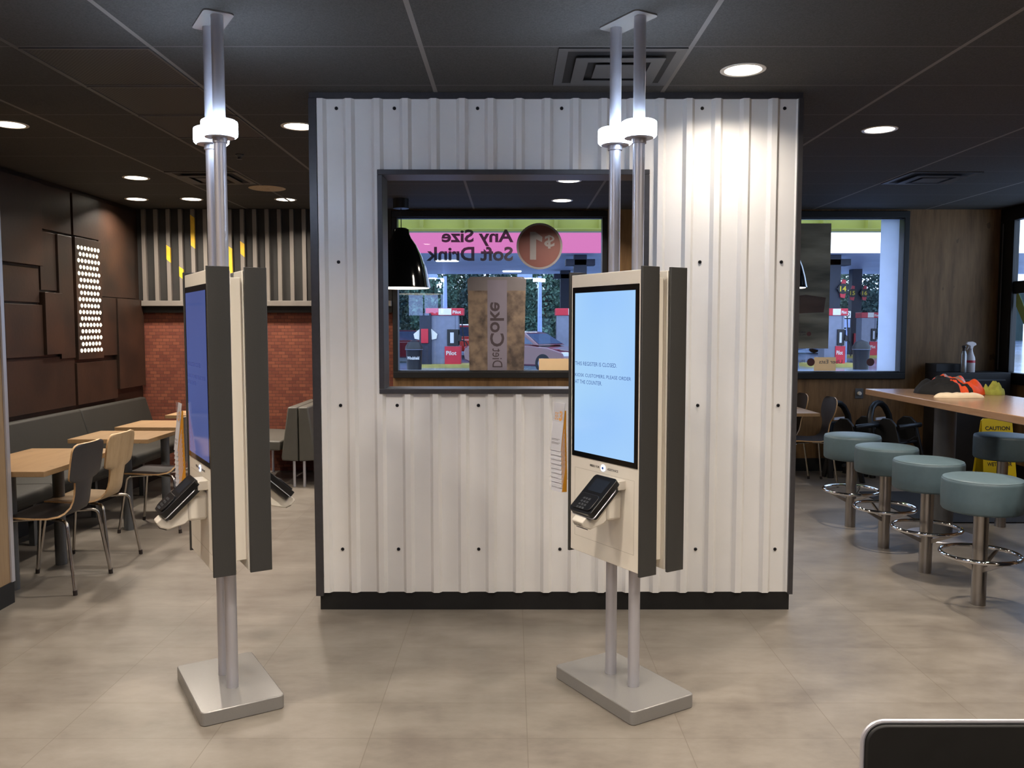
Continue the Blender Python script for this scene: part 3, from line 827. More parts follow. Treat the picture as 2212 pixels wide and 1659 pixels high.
def local2world(t, p):
    c, s = math.cos(t.rotation_euler.z), math.sin(t.rotation_euler.z)
    return (t.location.x + p[0] * c - p[1] * s, t.location.y + p[0] * s + p[1] * c, p[2])
for kk, side in ((kR, 'right'), (kL, 'left')):
    card0 = None
    for n in range(10):
        zb = 1.030 - n * .0205
        lab = (('front card with gold numeral in the clear holder behind the %s kiosk' % side) if n == 0 else
               ('plain white card in the stepped stack hanging behind the %s kiosk' % side))
        p = local2world(kk, (-.318 + n * .0005, -.138 + n * .0003, zb))
        gname = 'number cards behind the %s kiosk' % side
        if n < 2:
            c = thing('table_card', lab, 'card', p, ROT, gname)
            hgt = .215 if n == 0 else .12
            ty = .024 if n == 0 else .020
            b = MB(); b.prism([(0, 0), (ty, hgt), (ty + .0016, hgt), (.0016, 0)], 'x', -.042, .042).build('card_face', 'card', c, smooth=0)
            MB().prism([(.0018, .002), (ty, hgt * .85), (.030, hgt * .85), (.029, .0)], 'x', .038, .042).build('orange_edge', 'cardorange', c, smooth=0)
            if n == 0:
                up = Vector((0, ty, hgt)).normalized()
                def on(x, q): return (x, ty * q / hgt, q)
                l = MB(); put_text(l, '3', on(.006, .135), (1, 0, 0), up, .026, .045, lift=.0008, bold=.05); l.build('gold_numeral', 'cardorange', c, smooth=0)
                l = MB(); put_text(l, 'EVE', on(-.026, .138), (1, 0, 0), up, .024, .034, lift=.0008, bold=.02); l.build('gold_lettering', 'cardorange', c, smooth=0)
                l = MB()
                for q, wd in ((.052, .062), (.047, .05), (.036, .066), (.031, .055)):
                    yy = ty * q / hgt
                    l.box(-.034, -.034 + wd, yy - .0008, yy - .0002, q, q + .0014)
                l.build('small_print', 'greyink', c, smooth=0)
            else: card0 = c
        else:
            c = dup(card0, p, ROT, lab, gname)

# ------------------------------------------------------------------ furniture: shell chairs
def make_chair(name, label, shell, notch=True, group=None):
    """local frame: sitter looks towards -x; origin on floor at centre"""
    t = thing(name, label, 'chair', (0, 0, 0), 0, group)
    # side profile (x,z) with half width
    prof = [(-.21, .448, .155), (-.20, .456, .185), (-.16, .459, .198), (-.08, .456, .205), (0, .452, .205), (.07, .450, .195), (.12, .456, .165),
            (.155, .472, .130), (.178, .500, .108), (.19, .535, .098), (.197, .575, .095), (.203, .615, .098)]
    if notch: prof += [(.207, .650, .104), (.209, .662, .150), (.212, .676, .178), (.217, .70, .187), (.225, .75, .190), (.233, .80, .190), (.240, .845, .188), (.244, .868, .180), (.247, .882, .160), (.249, .889, .13)]
    else: prof += [(.207, .645, .115), (.210, .675, .145), (.215, .71, .172), (.222, .75, .188), (.230, .79, .190), (.237, .825, .182), (.242, .85, .165), (.246, .868, .138), (.248, .878, .10)]
    rows = []; n = 12
    for i, (x, z, hw) in enumerate(prof):
        r = []
        for j in range(n + 1):
            s = -1 + 2 * j / n
            curve = .018 * (s * s) * (1 if x > .15 else .45)
            if x > .15: r.append((x - curve, s * hw, z))
            else: r.append((x, s * hw, z + curve * .6))
        rows.append(r)
    def th(i, j):
        a = prof[max(0, i - 1)]; b = prof[min(len(prof) - 1, i + 1)]
        d = Vector((b[0] - a[0], 0, b[1] - a[1])).normalized()
        nrm = Vector((d.z, 0, -d.x))
        return nrm * .011
    k = 12  # rows of the seat part
    s = MB(); s.edge_mi = 1
    s.grid(rows, th)
    s.build('seat_shell', [shell, 'plyedge'], t, smooth=50)
    for sx in (-1, 1):
        for sy in (-1, 1):
            pts = [(sx * .02, sy * .10, .432), (sx * .12, sy * .145, .432)]
            for a in range(0, 91, 18):
                an = math.radians(a)
                pts.append((sx * (.15 + .035 * math.sin(an)), sy * (.16 + .025 * math.sin(an)), .397 + .035 * math.cos(an)))
            pts.append((sx * .235, sy * .22, .016))
            lg = MB().tube(pts, .0095, 12).build('leg', 'legsteel', t)
            MB().tube([(sx * .2345, sy * .2195, .028), (sx * .2365, sy * .221, 0)], .0125, 12).build('foot_cap', 'rubber', lg)
    return t
cg = 'shell chairs along the banquette tables'
chA = make_chair('shell_chair', 'dark shell chair with pale ply edge, nearest at the left table', 'chairdark', True, cg)
chA.location = (-2.822, 5.085, 0)
chB = make_chair('shell_chair', 'plain light wood shell chair beside the dark one at left', 'chairwood', True, cg)
chB.location = (-2.835, 5.55, 0)
dup(chA, (-2.79, 6.58, 0), 0, 'dark shell chair partly hidden behind the left kiosk', cg)
rg = 'dark shell chairs by the right window'
chR = make_chair('shell_chair', 'dark round-backed shell chair beside the black high chairs', 'chairdark', False, rg)
chR.location = (2.985, 8.42, 0)
dup(chR, (2.86, 8.88, 0), 0, 'dark round-backed shell chair half hidden by the partition edge', rg)

# chair back close to the camera, bottom right
ch = thing('cafe_chair', 'black chair with thin metal rim, close up at bottom right corner', 'chair', (1.02, 1.30, 0))
MB().prism(rrect(-.345, .345, .50, .833, .038, 8), 'y', .245, .262).build('backrest', 'black', ch, bevel=.004, smooth=40)
rm = MB(); pts = [(x, .2535, z) for (x, z) in rrect(-.349, .349, .496, .837, .041, 8)]
rm.tube(pts, .0045, 8, closed=True); rm.build('rim', 'alu', ch)
MB().prism(rrect(-.22, .22, -.22, .22, .04, 5), 'z', .43, .455).build('seat', 'chairdark', ch, bevel=.006, smooth=40)
for sx in (-1, 1):
    MB().tube([(sx * .19, -.18, .432), (sx * .21, -.20, 0)], .011, 10).build('leg', 'legsteel', ch)
    MB().tube([(sx * .20, .26, .52), (sx * .20, .24, .42), (sx * .21, .21, 0)], .011, 10).build('leg', 'legsteel', ch)
MB().tube([(-.2, .23, .42), (.2, .23, .42)], .010, 10).build('cross_rail', 'legsteel', ch)

# ------------------------------------------------------------------ cafe tables
def cafe_table(label, x0, x1, y0, y1, legs, z=.75, topm='tablewood', group=None, legr=.036, leg_m='greyleg'):
    cx, cy = (x0 + x1) / 2, (y0 + y1) / 2
    t = thing('cafe_table', label, 'table', (cx, cy, 0), 0, group)
    MB().prism(rrect(x0 - cx, x1 - cx, y0 - cy, y1 - cy, .006, 2), 'z', z - .032, z).build('table_top', topm, t, bevel=.002, smooth=40)
    for (lx, ly) in legs:
        MB().tube([(lx - cx, ly - cy, 0), (lx - cx, ly - cy, z - .032)], legr, 24).build('leg', leg_m, t)
    return t
tg = 'small wooden tables along the banquette'
cafe_table('long light wood table beside the two nearest shell chairs, far left', -3.31, -2.707, 4.80, 5.73, [(-3.02, 5.52), (-3.02, 4.98)], group=tg)
cafe_table('light wood table second along the banquette, behind the pale chair', -3.31, -2.707, 6.19, 6.70, [(-3.0, 6.47)], group=tg)
cafe_table('light wood table third along the banquette', -3.31, -2.707, 6.93, 7.447, [(-3.0, 7.19)], group=tg)
cafe_table('light wood table farthest in the corner by the brick wall', -3.28, -2.72, 7.875, 8.30, [(-3.0, 8.09)], group=tg)
cafe_table('pale table with pointed corner showing right of the partition', 2.37, 2.974, 8.043, 9.10, [(2.62, 8.3), (2.62, 8.85)], topm='tablewood')

# communal high table
t = thing('communal_table', 'large high wooden communal table with the teal stools around it', 'table', (3.31, 5.6, 0))
MB().prism(rrect(2.972 - 3.31, 3.775 - 3.31, 3.9 - 5.6, 7.035 - 5.6, .012, 3), 'z', 1.015, 1.064).build('table_top', 'communal', t, bevel=.004, smooth=40)
for y in (6.27, 4.55):
    lg = MB().tube([(-.05, y - 5.6, .012), (-.05, y - 5.6, 1.015)], .076, 32).build('leg', 'greyleg', t)
    MB().lathe([(0, .016), (.20, .016), (.245, .010), (.25, .004), (.25, 0), (0, 0)], c=(-.05, y - 5.6), seg=40).build('foot_disc', 'alu', lg)

# stools
sg = 'round teal stools at the communal table'
def make_stool(label):
    t = thing('bar_stool', label, 'stool', (0, 0, 0), 0, sg)
    r = .212
    MB().lathe([(0, .741), (.10, .7405), (.19, .736), (.204, .730), (r - .002, .722), (r, .712), (r + .001, .62), (r - .001, .560), (r - .008, .549), (r - .02, .545), (0, .545)], seg=64).build('seat', 'stoolvinyl', t, smooth=50)
    MB().tube([((r - .008) * math.cos(a), (r - .008) * math.sin(a), .7285) for a in [2 * PI * k / 64 for k in range(64)]], .0028, 6, closed=True).build('seat_piping', 'stoolvinyl', t)
    MB().lathe([(.0395, 0), (.0395, .545)], seg=32).lathe([(0, .001), (.0395, .001)], seg=32).build('column', 'steel', t)
    rr = MB().tube([(.205 * math.cos(a), .205 * math.sin(a), .292) for a in [2 * PI * k / 72 for k in range(72)]], .0125, 12, closed=True).build('foot_ring', 'chrome', t)
    for a in (35, 155, 275):
        an = math.radians(a); u = Vector((math.cos(an), math.sin(an), 0)); v = Vector((-u.y, u.x, 0))
        m = MB()
        pts = [u * .20 + Vector((0, 0, .290)), u * .20 + Vector((0, 0, .278)), u * .036 + Vector((0, 0, .195)), u * .036 + Vector((0, 0, .225))]
        A = [m.bm.verts.new(p + v * .007) for p in pts]; B = [m.bm.verts.new(p - v * .007) for p in pts]
        m._f(A); m._f(list(reversed(B)))
        for k in range(4): m._f([A[k], B[k], B[(k + 1) % 4], A[(k + 1) % 4]])
        m.build('brace', 'steel', t, smooth=0)
    return t
st = make_stool('teal round bar stool nearest the camera in the left row')
st.location = (2.672, 4.706, 0)
dup(st, (2.676, 5.335, 0), .5, 'teal round bar stool second from the camera in the left row')
dup(st, (2.678, 5.945, 0), 1.0, 'teal round bar stool third from the camera in the left row')
dup(st, (2.690, 6.575, 0), .25, 'teal round bar stool farthest in the row, in front of high chairs')
dup(st, (3.884, 6.575, 0), .7, 'teal round bar stool beyond the communal table by the yellow sign')
dup(st, (3.90, 5.05, 0), .7, 'teal round bar stool beyond the communal table at the frame edge')

# ------------------------------------------------------------------ banquette along the left wall
t = thing('banquette', 'long grey green banquette bench along the brown wall', 'bench', (-3.6, 6.9, 0))
def cushion(prof, y0, y1, name, m='bench', parent=None, bev=.018):
    return MB().prism(prof, 'y', y0, y1).build(name, m, parent, bevel=bev, seg=3, smooth=60)
for (a, b) in ((4.76, 6.16), (6.165, 7.565), (7.57, 8.93)):
    cushion([(-.385, .44), (-.20, .44), (-.315, .835), (-.385, .835)], a - 6.9, b - 6.9, 'back_cushion', parent=t)
for (a, b) in ((4.76, 5.98), (5.985, 7.2), (7.205, 8.93)):
    cushion([(-.385, .33), (.28, .35), (.30, .38), (.30, .44), (.27, .458), (-.385, .44)], a - 6.9, b - 6.9, 'seat_cushion', parent=t)
for y in (5.1, 6.0, 6.9, 7.8, 8.7):
    MB().box(.10, .14, y - 6.92, y - 6.88, 0, .335).build('leg', 'greyleg', t, smooth=0)
MB().box(-.36, -.10, 4.9 - 6.9, 8.85 - 6.9, 0, .335).build('plinth', 'black', t, smooth=0)

# ------------------------------------------------------------------ back to back booth seats near the brick wall
def booth(label, sx, xc):
    t = thing('booth_seat', label, 'booth seat', (xc, 8.2, 0), 0, 'back to back booth seats')
    back = [(0, .795), (sx * .095, .795), (sx * .165, .30), (sx * .16, .265), (0, .255)]
    MB().prism(back, 'y', 0, .93).build('backrest', 'booth', t, bevel=.014, seg=3, smooth=60)
    seat = [(sx * .17, .455), (sx * .56, .47), (sx * .60, .44), (sx * .59, .375), (sx * .18, .36)]
    MB().prism(seat, 'y', .01, .93).build('seat', 'booth', t, bevel=.016, seg=3, smooth=60)
    for (x, y) in ((.045, .03), (.045, .88), (.50, .10), (.50, .88)):
        z = .26 if x < .1 else .365
        MB().tube([(sx * x, y, 0), (sx * x, y, z)], .014, 12).build('leg', 'alu', t)
    MB().box(*sorted((sx * .17, sx * .50)), .45, .49, .34, .37).build('seat_rail', 'greyleg', t, smooth=0)
    return t
booth('light grey booth seat facing left behind the left kiosk', -1, -2.112)
booth('light grey booth seat facing right beside the partition edge', 1, -2.103)

# ------------------------------------------------------------------ slatted screen above the brick wall
t = thing('slat_screen', 'row of beige vertical slats with yellow painted marks above bricks', 'wall screen', (-3.0, BY - .002, 0))
MB().box(LX + 3.0 + .002, BXL + 3.0, -.035, 0, 1.735, CEIL - .004).build('backing_board', 'blackboard', t, smooth=0)
MB().box(LX + 3.0 + .06, BXL + 3.0, -.115, -.035, 1.805, 1.862).build('ledge', 'slat', t, smooth=0, bevel=.003)
ypaint = {2: [(2.27, 2.46)], 3: [(2.09, 2.23)], 4: [(2.42, 2.78)], 5: [], 7: [(2.05, 2.45)], 8: [(2.33, 2.50)], 6: [(2.55, 2.75)]}
x0 = -3.0
for k in range(20):
    x = -3.955 + .1325 * k
    if x > BXL - .03: break
    MB().box(x - .021 + 3, x + .021 + 3, -.075, -.035, 1.862, CEIL - .006).build('slat', 'slat', t, smooth=0, bevel=.002)
    for (a, b) in ypaint.get(k, []):
        MB().prism([(x - .0212 + 3, a + .035), (x + .0212 + 3, a), (x + .0212 + 3, b - .03), (x - .0212 + 3, b)], 'y', -.0756, -.0550).build('painted_mark', 'yellowpaint', t, smooth=0)

# illuminated dotted panel on the brown wall
t = thing('dotted_wall_light', 'tall wall light of small glowing dots on the brown wall', 'wall light', (LX, 7.97, 1.84))
MB().box(0, .045, -.24, .24, -.56, .565).build('panel', 'rust', t, bevel=.002, smooth=0)
spots_ = []
for r in range(17):
    n = 7 if r % 2 == 0 else 6
    for k in range(n): spots_.append(((k - (n - 1) / 2) * .0625, .475 - r * .0595))
spots_.sort()
def dot_shape(mb, y, z):
    prof = [(0, .0065), (.012, .0055), (.0185, .0005), (.0185, -.0035)]
    sub = MB().lathe(prof, seg=14)
    sub.xf(Matrix.Translation((.046, y, z)) @ Matrix.Rotation(PI / 2, 4, 'Y'))
    me = bpy.data.meshes.new('t'); sub.bm.to_mesh(me); sub.bm.free(); mb.mesh(me, lambda c: c.copy()); bpy.data.meshes.remove(me)
first = None
for (y, z) in spots_[:100]:
    if first is None:
        m = MB(); dot_shape(m, 0, 0); first = m.build('light_dot', 'dot', t); o = first
    else:
        o = first.copy(); COL.objects.link(o)
    o.location = (0, y, z)
m = MB()
for (y, z) in spots_[100:]: dot_shape(m, y, z)
m.build('light_dots', 'dot', t, kind='stuff')

# ------------------------------------------------------------------ pendants over the window tables
def pendant(x, y, label):
    t = thing('pendant_lamp', label, 'pendant lamp', (x, y, 0), 0, 'black dome pendants')
    MB().lathe([(0, CEIL), (.078, CEIL), (.078, CEIL - .095), (0, CEIL - .095)], seg=32).build('ceiling_canopy', 'matblack', t)
    MB().tube([(0, 0, 2.55), (0, 0, CEIL - .09)], .004, 8).build('cord', 'matblack', t)
    P = [(0, 2.565), (.05, 2.56), (.078, 2.545), (.082, 2.50), (.10, 2.46), (.15, 2.39), (.205, 2.28), (.245, 2.17), (.270, 2.07), (.284, 1.992), (.290, 1.972)]
    q = [(r - .006, z - .004) for r, z in reversed(P[3:])]
    MB().lathe(P + q, seg=56).build('shade', 'glossblack', t, smooth=50)
    MB().lathe([(0, 1.982), (.282, 1.982), (.282, 1.976), (.270, 1.966), (0, 1.962)], seg=56).build('diffuser', 'bulb', t)
pendant(-1.10, 8.4, 'black dome pendant seen through the partition opening')
pendant(2.64, 8.4, 'black dome pendant peeking past the right partition edge')

# ------------------------------------------------------------------ high chairs
def high_chair(x, y, label):
    t = thing('high_chair', label, 'high chair', (x, y, 0), math.radians(35), 'stackable black high chairs')
    for sx in (-1, 1):   # side frames: arched panel with a leg arch
        m = MB()
        xx = sx * .19
        outer = [(-.25, 0), (-.19, .25), (-.135, .46), (-.10, .585), (-.04, .64), (.04, .64), (.10, .585), (.135, .46), (.19, .25), (.25, 0)]
        inner = [(.20, 0), (.15, .20), (.105, .33), (.045, .40), (-.045, .40), (-.105, .33), (-.15, .20), (-.20, 0)]
        m.prism(outer + inner, 'x', xx - .016, xx + .016)
        m.build('side_frame', 'matblack', t, bevel=.006, smooth=40)
    arch = [(-.19, .14, .0), (-.19, .16, .30), (-.19, .18, .50), (-.175, .20, .64), (-.12, .215, .728), (-.06, .22, .765), (0, .22, .775), (.06, .22, .765), (.12, .215, .728), (.175, .20, .64), (.19, .18, .50), (.19, .16, .30), (.19, .14, .0)]
    MB().tube(arch, .032, 12).build('back_hoop', 'matblack', t)
    MB().box(-.15, .15, .195, .215, .36, .585).build('back_panel', 'matblack', t, bevel=.008, smooth=40)
    MB().box(-.18, .18, -.13, .20, .375, .40).build('seat', 'matblack', t, bevel=.008, smooth=40)
    MB().tube([(-.19, -.13, .56), (-.10, -.19, .575), (.10, -.19, .575), (.19, -.13, .56)], .026, 12).build('front_bar', 'matblack', t)
    MB().box(-.09, .09, .18, .193, .60, .625).build('label_strip', 'card', t, smooth=0)
    MB().tube([(-.19, 0, .15), (.19, 0, .15)], .016, 10).build('cross_bar', 'matblack', t)
    st = MB().tube([(0, -.20, .56), (.02, -.20, .46), (0, -.12, .40)], .012, 8).build('strap', 'blackcloth', t)
    return t
high_chair(3.58, 8.70, 'black plastic high chair nearer the window chairs')
high_chair(4.02, 8.70, 'black plastic high chair nearer the waste station')

# ------------------------------------------------------------------ waste station, bottles, mat, sign
t = thing('waste_station', 'charcoal waste station in the back right corner', 'waste station', (4.72, 8.82, 0))
MB().box(-.22, .48, -.10, .30, 0, 1.105).build('cabinet', 'station', t, bevel=.004, smooth=0)
MB().box(-.22, .06, .06, .30, 1.105, 1.19).build('raised_shelf', 'station', t, bevel=.004, smooth=0)
MB().box(-.06, .42, -.108, -.0995, .80, 1.03).build('flap_opening', 'ink', t, smooth=0)
MB().box(-.06, .42, -.115, -.098, 1.022, 1.034).build('opening_lip', 'greyleg', t, smooth=0)
MB().box(-.18, .44, -.106, -.098, .10, .74).build('door', 'station', t, bevel=.003, smooth=0)
t = thing('spray_bottle', 'white trigger spray bottle with red label on the waste station', 'bottle', (4.83, 8.82, 1.106))
MB().lathe([(0, 0), (.04, 0), (.043, .006), (.043, .13), (.040, .155), (.026, .19), (.017, .225), (.016, .245), (0, .245)], seg=32).build('body', 'bottlewhite', t, smooth=50)
MB().lathe([(.0436, .10), (.0436, .125)], seg=32).build('red_band', 'red', t)
m = MB(); m.prism([(-.056, .295), (-.046, .318), (.012, .322), (.045, .306), (.05, .285), (.034, .280), (.020, .270), (.014, .245), (-.014, .245), (-.016, .276)], 'y', -.013, .013)
m.build('trigger_head', 'bottlewhite', t, bevel=.004, smooth=40)
MB().tube([(-.022, 0, .278), (-.030, 0, .255), (-.044, 0, .236)], .004, 8).build('trigger', 'bottlewhite', t)
t = thing('aerosol_can', 'slim silver spray can with dark cap beside the spray bottle', 'can', (4.735, 8.78, 1.106))
MB().lathe([(0, 0), (.027, 0), (.028, .004), (.028, .19), (.022, .21), (.016, .225), (0, .225)], seg=28).build('body', 'bottlecan', t, smooth=50)
MB().lathe([(.014, .225), (.015, .255), (.022, .262), (.020, .28), (0, .284)], seg=20).build('cap', 'divider', t)

o = MB().prism(rrect(3.32, 4.9, 6.68, 7.95, .03), 'z', 0, .009).build('floor_mat', 'mat', bevel=.002); tag(o, 'black rectangular floor mat under the end of the communal table', 'mat')

t = thing('wet_floor_sign', 'yellow folding wet floor sign behind the far stool', 'sign', (4.33, 7.45, .009))
for s in (-1, 1):
    m = MB(); lean = .13
    P = [(-.15, 0), (.15, 0), (.135, .74), (.12, .757), (-.12, .757), (-.135, .74)]
    A = [m.bm.verts.new((p[0], s * lean * (1 - p[1] / .757) + s * .006, p[1])) for p in P]
    B = [m.bm.verts.new((p[0], s * lean * (1 - p[1] / .757) + s * .0005, p[1])) for p in P]
    m._f(A); m._f(list(reversed(B)))
    for k in range(6): m._f([A[k], B[k], B[(k + 1) % 6], A[(k + 1) % 6]])
    m.build('board', 'yellowsign', t, smooth=0)
ln = MB(); up = Vector((0, .13, .757)).normalized()
def sgn(z): return (0, -.13 * (1 - z / .757) - .007, z)
for s_, z, wd, hh in (('CAUTION', .655, .22, .035), ('WET FLOOR', .34, .22, .035)):
    p = sgn(z); put_text(ln, s_, (-wd / 2, p[1], z), (1, 0, 0), up, wd, hh, lift=.0015, bold=.02)
ln.build('lettering', 'ink', t, smooth=0)
m = MB()
pz = [sgn(.42), sgn(.62)]
def tri(r0, off):
    V = []
    for a in (90, 210, 330):
        x = r0 * math.cos(math.radians(a)); z = .50 + r0 * math.sin(math.radians(a)); p = sgn(z); V.append(m.bm.verts.new((x, p[1] - off, z)))
    m._f(V)
m.mi = 0; tri(.115, .001); m.mi = 1; tri(.085, .002)
m.build('warning_triangle', ['red', 'yellowsign'], t, smooth=0)

t = thing('wall_outlet', 'small dark wall socket with pale knob above communal table corner', 'wall socket', (3.80, BY, .855))
MB().box(-.045, .045, -.008, 0, -.055, .055).build('plate', 'greyleg', t, bevel=.002, smooth=0)
MB().lathe([(0, .03), (.018, .026), (.022, .012), (.022, 0), (0, 0)], seg=20).xf(Matrix.Translation((0, -.008, 0)) @ Matrix.Rotation(PI / 2, 4, 'X')).build('knob', 'whitepl', t)

t = thing('low_divider', 'dark brown low panel at the right edge of the photo', 'divider', (2.95, 4.30, 0))
MB().box(-.215, .3, -.02, .02, .10, .955).build('panel', 'divider', t, bevel=.003, smooth=0)
MB().box(-.195, .3, -.015, .015, 0, .10).build('base', 'black', t, smooth=0)

# ------------------------------------------------------------------ cloth things on the communal table
def mound(name, mats, cx, cy, z, rx, ry, h, seedv, pick, rot=0, rough=.5, power=2.6, n=34, parent=None):
    """crumpled cloth lying on a table: closed displaced mound"""
    m = MB(); rings = []
    c, s = math.cos(rot), math.sin(rot)
    top = []
    for i in range(n + 1):
        row = []
        rr = i / n
        for j in range(48):
            a = 2 * PI * j / 48
            wob = 1 + .22 * noise.noise(Vector((math.cos(a) * 1.7 + seedv, math.sin(a) * 1.7, seedv * .3)))
            x, y = rx * rr * math.cos(a) * wob, ry * rr * math.sin(a) * wob
            q = Vector((x / rx * 1.5 + seedv, y / ry * 1.3, seedv))
            fold = abs(noise.noise(q)) * 1.3 + .5 * abs(noise.noise(q * 2.3))
            hh = h * (max(0, 1 - rr ** power)) ** .6 * (1 - rough * .6 + rough * fold)
            row.append(m.bm.verts.new((x * c - y * s, x * s + y * c, .0015 + hh)))
        top.append(row)
    for i in range(n):
        for j in range(48):
            vs = [top[i][j], top[i][(j + 1) % 48], top[i + 1][(j + 1) % 48], top[i + 1][j]]
            if i == 0: pass
            f = m._f(vs)
            if f:
                ce = f.calc_center_median(); f.material_index = pick(ce.x, ce.y, ce.z)
    base = [m.bm.verts.new((v.co.x, v.co.y, .0005)) for v in top[-1]]
    for j in range(48): m._f([top[-1][j], top[-1][(j + 1) % 48], base[(j + 1) % 48], base[j]])
    m._f(list(reversed(base)))
    bmesh.ops.remove_doubles(m.bm, verts=m.bm.verts[:], dist=.0002)
    m.xf(Matrix.Translation((0, 0, 0)))
    o = m.build(name, mats, parent, smooth=75)
    o.location = (cx, cy, z)
    return o
TZ = 1.0645
def vest_pick(x, y, z):
    s = x * .9 + y * .35
    if s > .02: return 2 if (.045 < s < .075 and z > .08) else 1
    if -.055 < s < -.02 and z < .115: return 1
    return 0
o = mound('safety_vest', ['blackcloth', 'orange', 'reflect'], 3.40, 6.52, TZ, .245, .20, .15, 3.1, vest_pick, rot=0, rough=.7)
tag(o, 'crumpled orange and black safety vest heaped on the communal table', 'vest')
o = mound('folded_cloth', ['whitecloth'], 3.29, 6.16, TZ, .19, .065, .035, 8.2, lambda x, y, z: 0, rot=.02, rough=.35, power=5)
tag(o, 'white folded cloth lying in front of the orange vest', 'cloth')
o = mound('cleaning_cloth', ['greencloth'], 3.70, 6.42, TZ, .08, .06, .075, 5.7, lambda x, y, z: 0, rough=.8, power=4)
tag(o, 'yellow green crumpled cleaning cloth right of the vest', 'cloth')

# ------------------------------------------------------------------ decals and posters on the windows
GY = BY + .0285    # just inside the glass
def disc(mb, cx, cz, r, y, th=.0006):
    mb.prism(circ(cx, cz, r, 48), 'y', y - th, y)
def mirror_text(mb, s, xl, xr, z0, z1, y, bold=.0):
    """text printed for the outside: seen from inside it reads mirrored; occupies xl..xr"""
    put_text(mb, s, (xr, y, z0), (-1, 0, 0), (0, 0, 1), xr - xl, z1 - z0, lift=-.0004, bold=bold)
t = thing('price_decal', 'mirrored dollar one any size soft drink decal on the centre window', 'window decal', (0, 0, 0))
m = MB(); disc(m, .298, 2.455, .250, GY); m.build('disc_rim', 'filmgrey', t, smooth=0)
m = MB(); disc(m, .298, 2.455, .228, GY - .001); m.build('disc', 'filmred', t, smooth=0)
m = MB()
m.prism([(.195, 2.31), (.262, 2.31), (.262, 2.53), (.325, 2.50), (.33, 2.555), (.252, 2.61), (.195, 2.61)], 'y', GY - .0026, GY - .0022)
m.build('numeral', 'filmgrey', t, smooth=0); m = MB()
mirror_text(m, '$', .350, .460, 2.43, 2.575, GY - .0022, .02)
m.build('numeral', 'filmgrey', t, smooth=0)
m = MB()
mirror_text(m, 'Any Size', -.765, .016, 2.455, 2.635, GY - .001, .028)
mirror_text(m, 'Soft Drink', -.932, .010, 2.295, 2.450, GY - .001, .028)
m.build('lettering', 'filmdark', t, smooth=0)
t = thing('drink_cup_decal', 'tall brown cola cup decal with lilac band on the centre window', 'window decal', (0, 0, 0))
XA, XB = -.482, .150
m = MB().prism([(XA + .015, 1.105), (XB - .02, 1.105), (XB, 1.98), (XA, 1.98)], 'y', GY - .0006, GY); m.build('cola', 'filmcola', t, smooth=0)
m = MB().prism([(XA - .002, 1.975), (XB + .002, 1.975), (XB + .004, 2.10), (XB - .03, 2.125), (XA + .03, 2.125), (XA - .004, 2.10)], 'y', GY - .0007, GY); m.build('cup_rim', 'filmcupgrey', t, smooth=0)
m = MB().prism([(-.268, 1.104), (-.055, 1.104), (-.055, 2.09), (-.268, 2.09)], 'y', GY - .0016, GY - .001); m.build('band', 'filmband', t, smooth=0)
m = MB()
def vert_text(mb, s, x0, x1, z0, z1, bold):
    # bottom-to-top reading, mirrored: letter tops towards +x
    put_text(mb, s, (x0, GY - .0025, z0), (0, 0, 1), (1, 0, 0), z1 - z0, x1 - x0, lift=-.0003, bold=bold)
vert_text(m, 'Coke', -.240, -.085, 1.365, 1.850, .02)
vert_text(m, 'Diet', -.215, -.105, 1.140, 1.345, .0)
m.build('lettering', 'filmdark', t, smooth=0)
o = MB().box(.295, .62, GY - .004, GY - .001, 1.10, 1.235).build('peach_patch', 'peachpatch', smooth=0)  # flat peach rectangle low on the centre pane
tag(o, 'plain peach patch at the foot of the centre window glass', 'card')

t = thing('window_poster', 'dull grey poster back hanging in the right window', 'poster', (0, 0, 0))
MB().box(2.55, 3.46, GY - .0045, GY - .002, 1.345, 2.70).build('sheet', 'poster', t, smooth=0)
m = MB(); m.prism([(2.95, 1.72), (3.40, 1.74), (3.42, 1.90), (3.2, 1.93), (2.95, 1.90)], 'y', GY - .0052, GY - .0046); m.build('picture_patch', 'posterred', t, smooth=0)
m = MB(); disc(m, 3.245, 1.505, .024, GY - .0047); m.build('round_mark', 'filmred', t, smooth=0)
m = MB(); mirror_text(m, 'DELIVERY', 3.06, 3.205, 1.515, 1.530, GY - .0048, .02); mirror_text(m, 'McDonalds', 3.03, 3.205, 1.485, 1.503, GY - .0048, .0); m.build('lettering', 'filmdark', t, smooth=0)
t = thing('delivery_decal', 'mirrored delivery lettering between two red discs on right window', 'window decal', (0, 0, 0))
for x in (3.275, 3.928):
    m = MB(); disc(m, x, 1.196, .043, GY - .001); m.build('red_disc', 'filmred', t, smooth=0)
m = MB(); mirror_text(m, 'Uber Eats', 3.365, 3.62, 1.180, 1.222, GY - .001, .01); mirror_text(m, 'McDelivery', 2.96, 3.21, 1.180, 1.220, GY - .001, .0); m.build('lettering', 'filmgrey', t, smooth=0)
o = MB().box(3.31, 3.55, GY - .0004, GY + .0002, 1.10, 1.25).build('peach_patch', 'peachpatch', smooth=0)  # second flat peach rectangle, low on the right pane
tag(o, 'plain peach patch at the foot of the right window glass', 'card')
# diagonal yellow sticker on window 3
t = thing('diagonal_decal', 'slanted yellow green lettered strip on the far right window', 'window decal', (0, 0, 0))
GX = RX + .009
MB().prism([(8.862, 1.80), (8.862, 1.98), (8.30, 1.24), (8.40, 1.20)], 'x', GX - .0006, GX).build('strip', 'yellowfilm', t, smooth=0)
m = MB(); d = Vector((0, -.56, -.66)).normalized()
put_text(m, 'crowned', (GX - .001, 8.40, 1.38), (0, .62, .78), (0, -.78, .62), .50, .07, lift=0, bold=.0)
m.build('lettering', 'filmgrey', t, smooth=0)

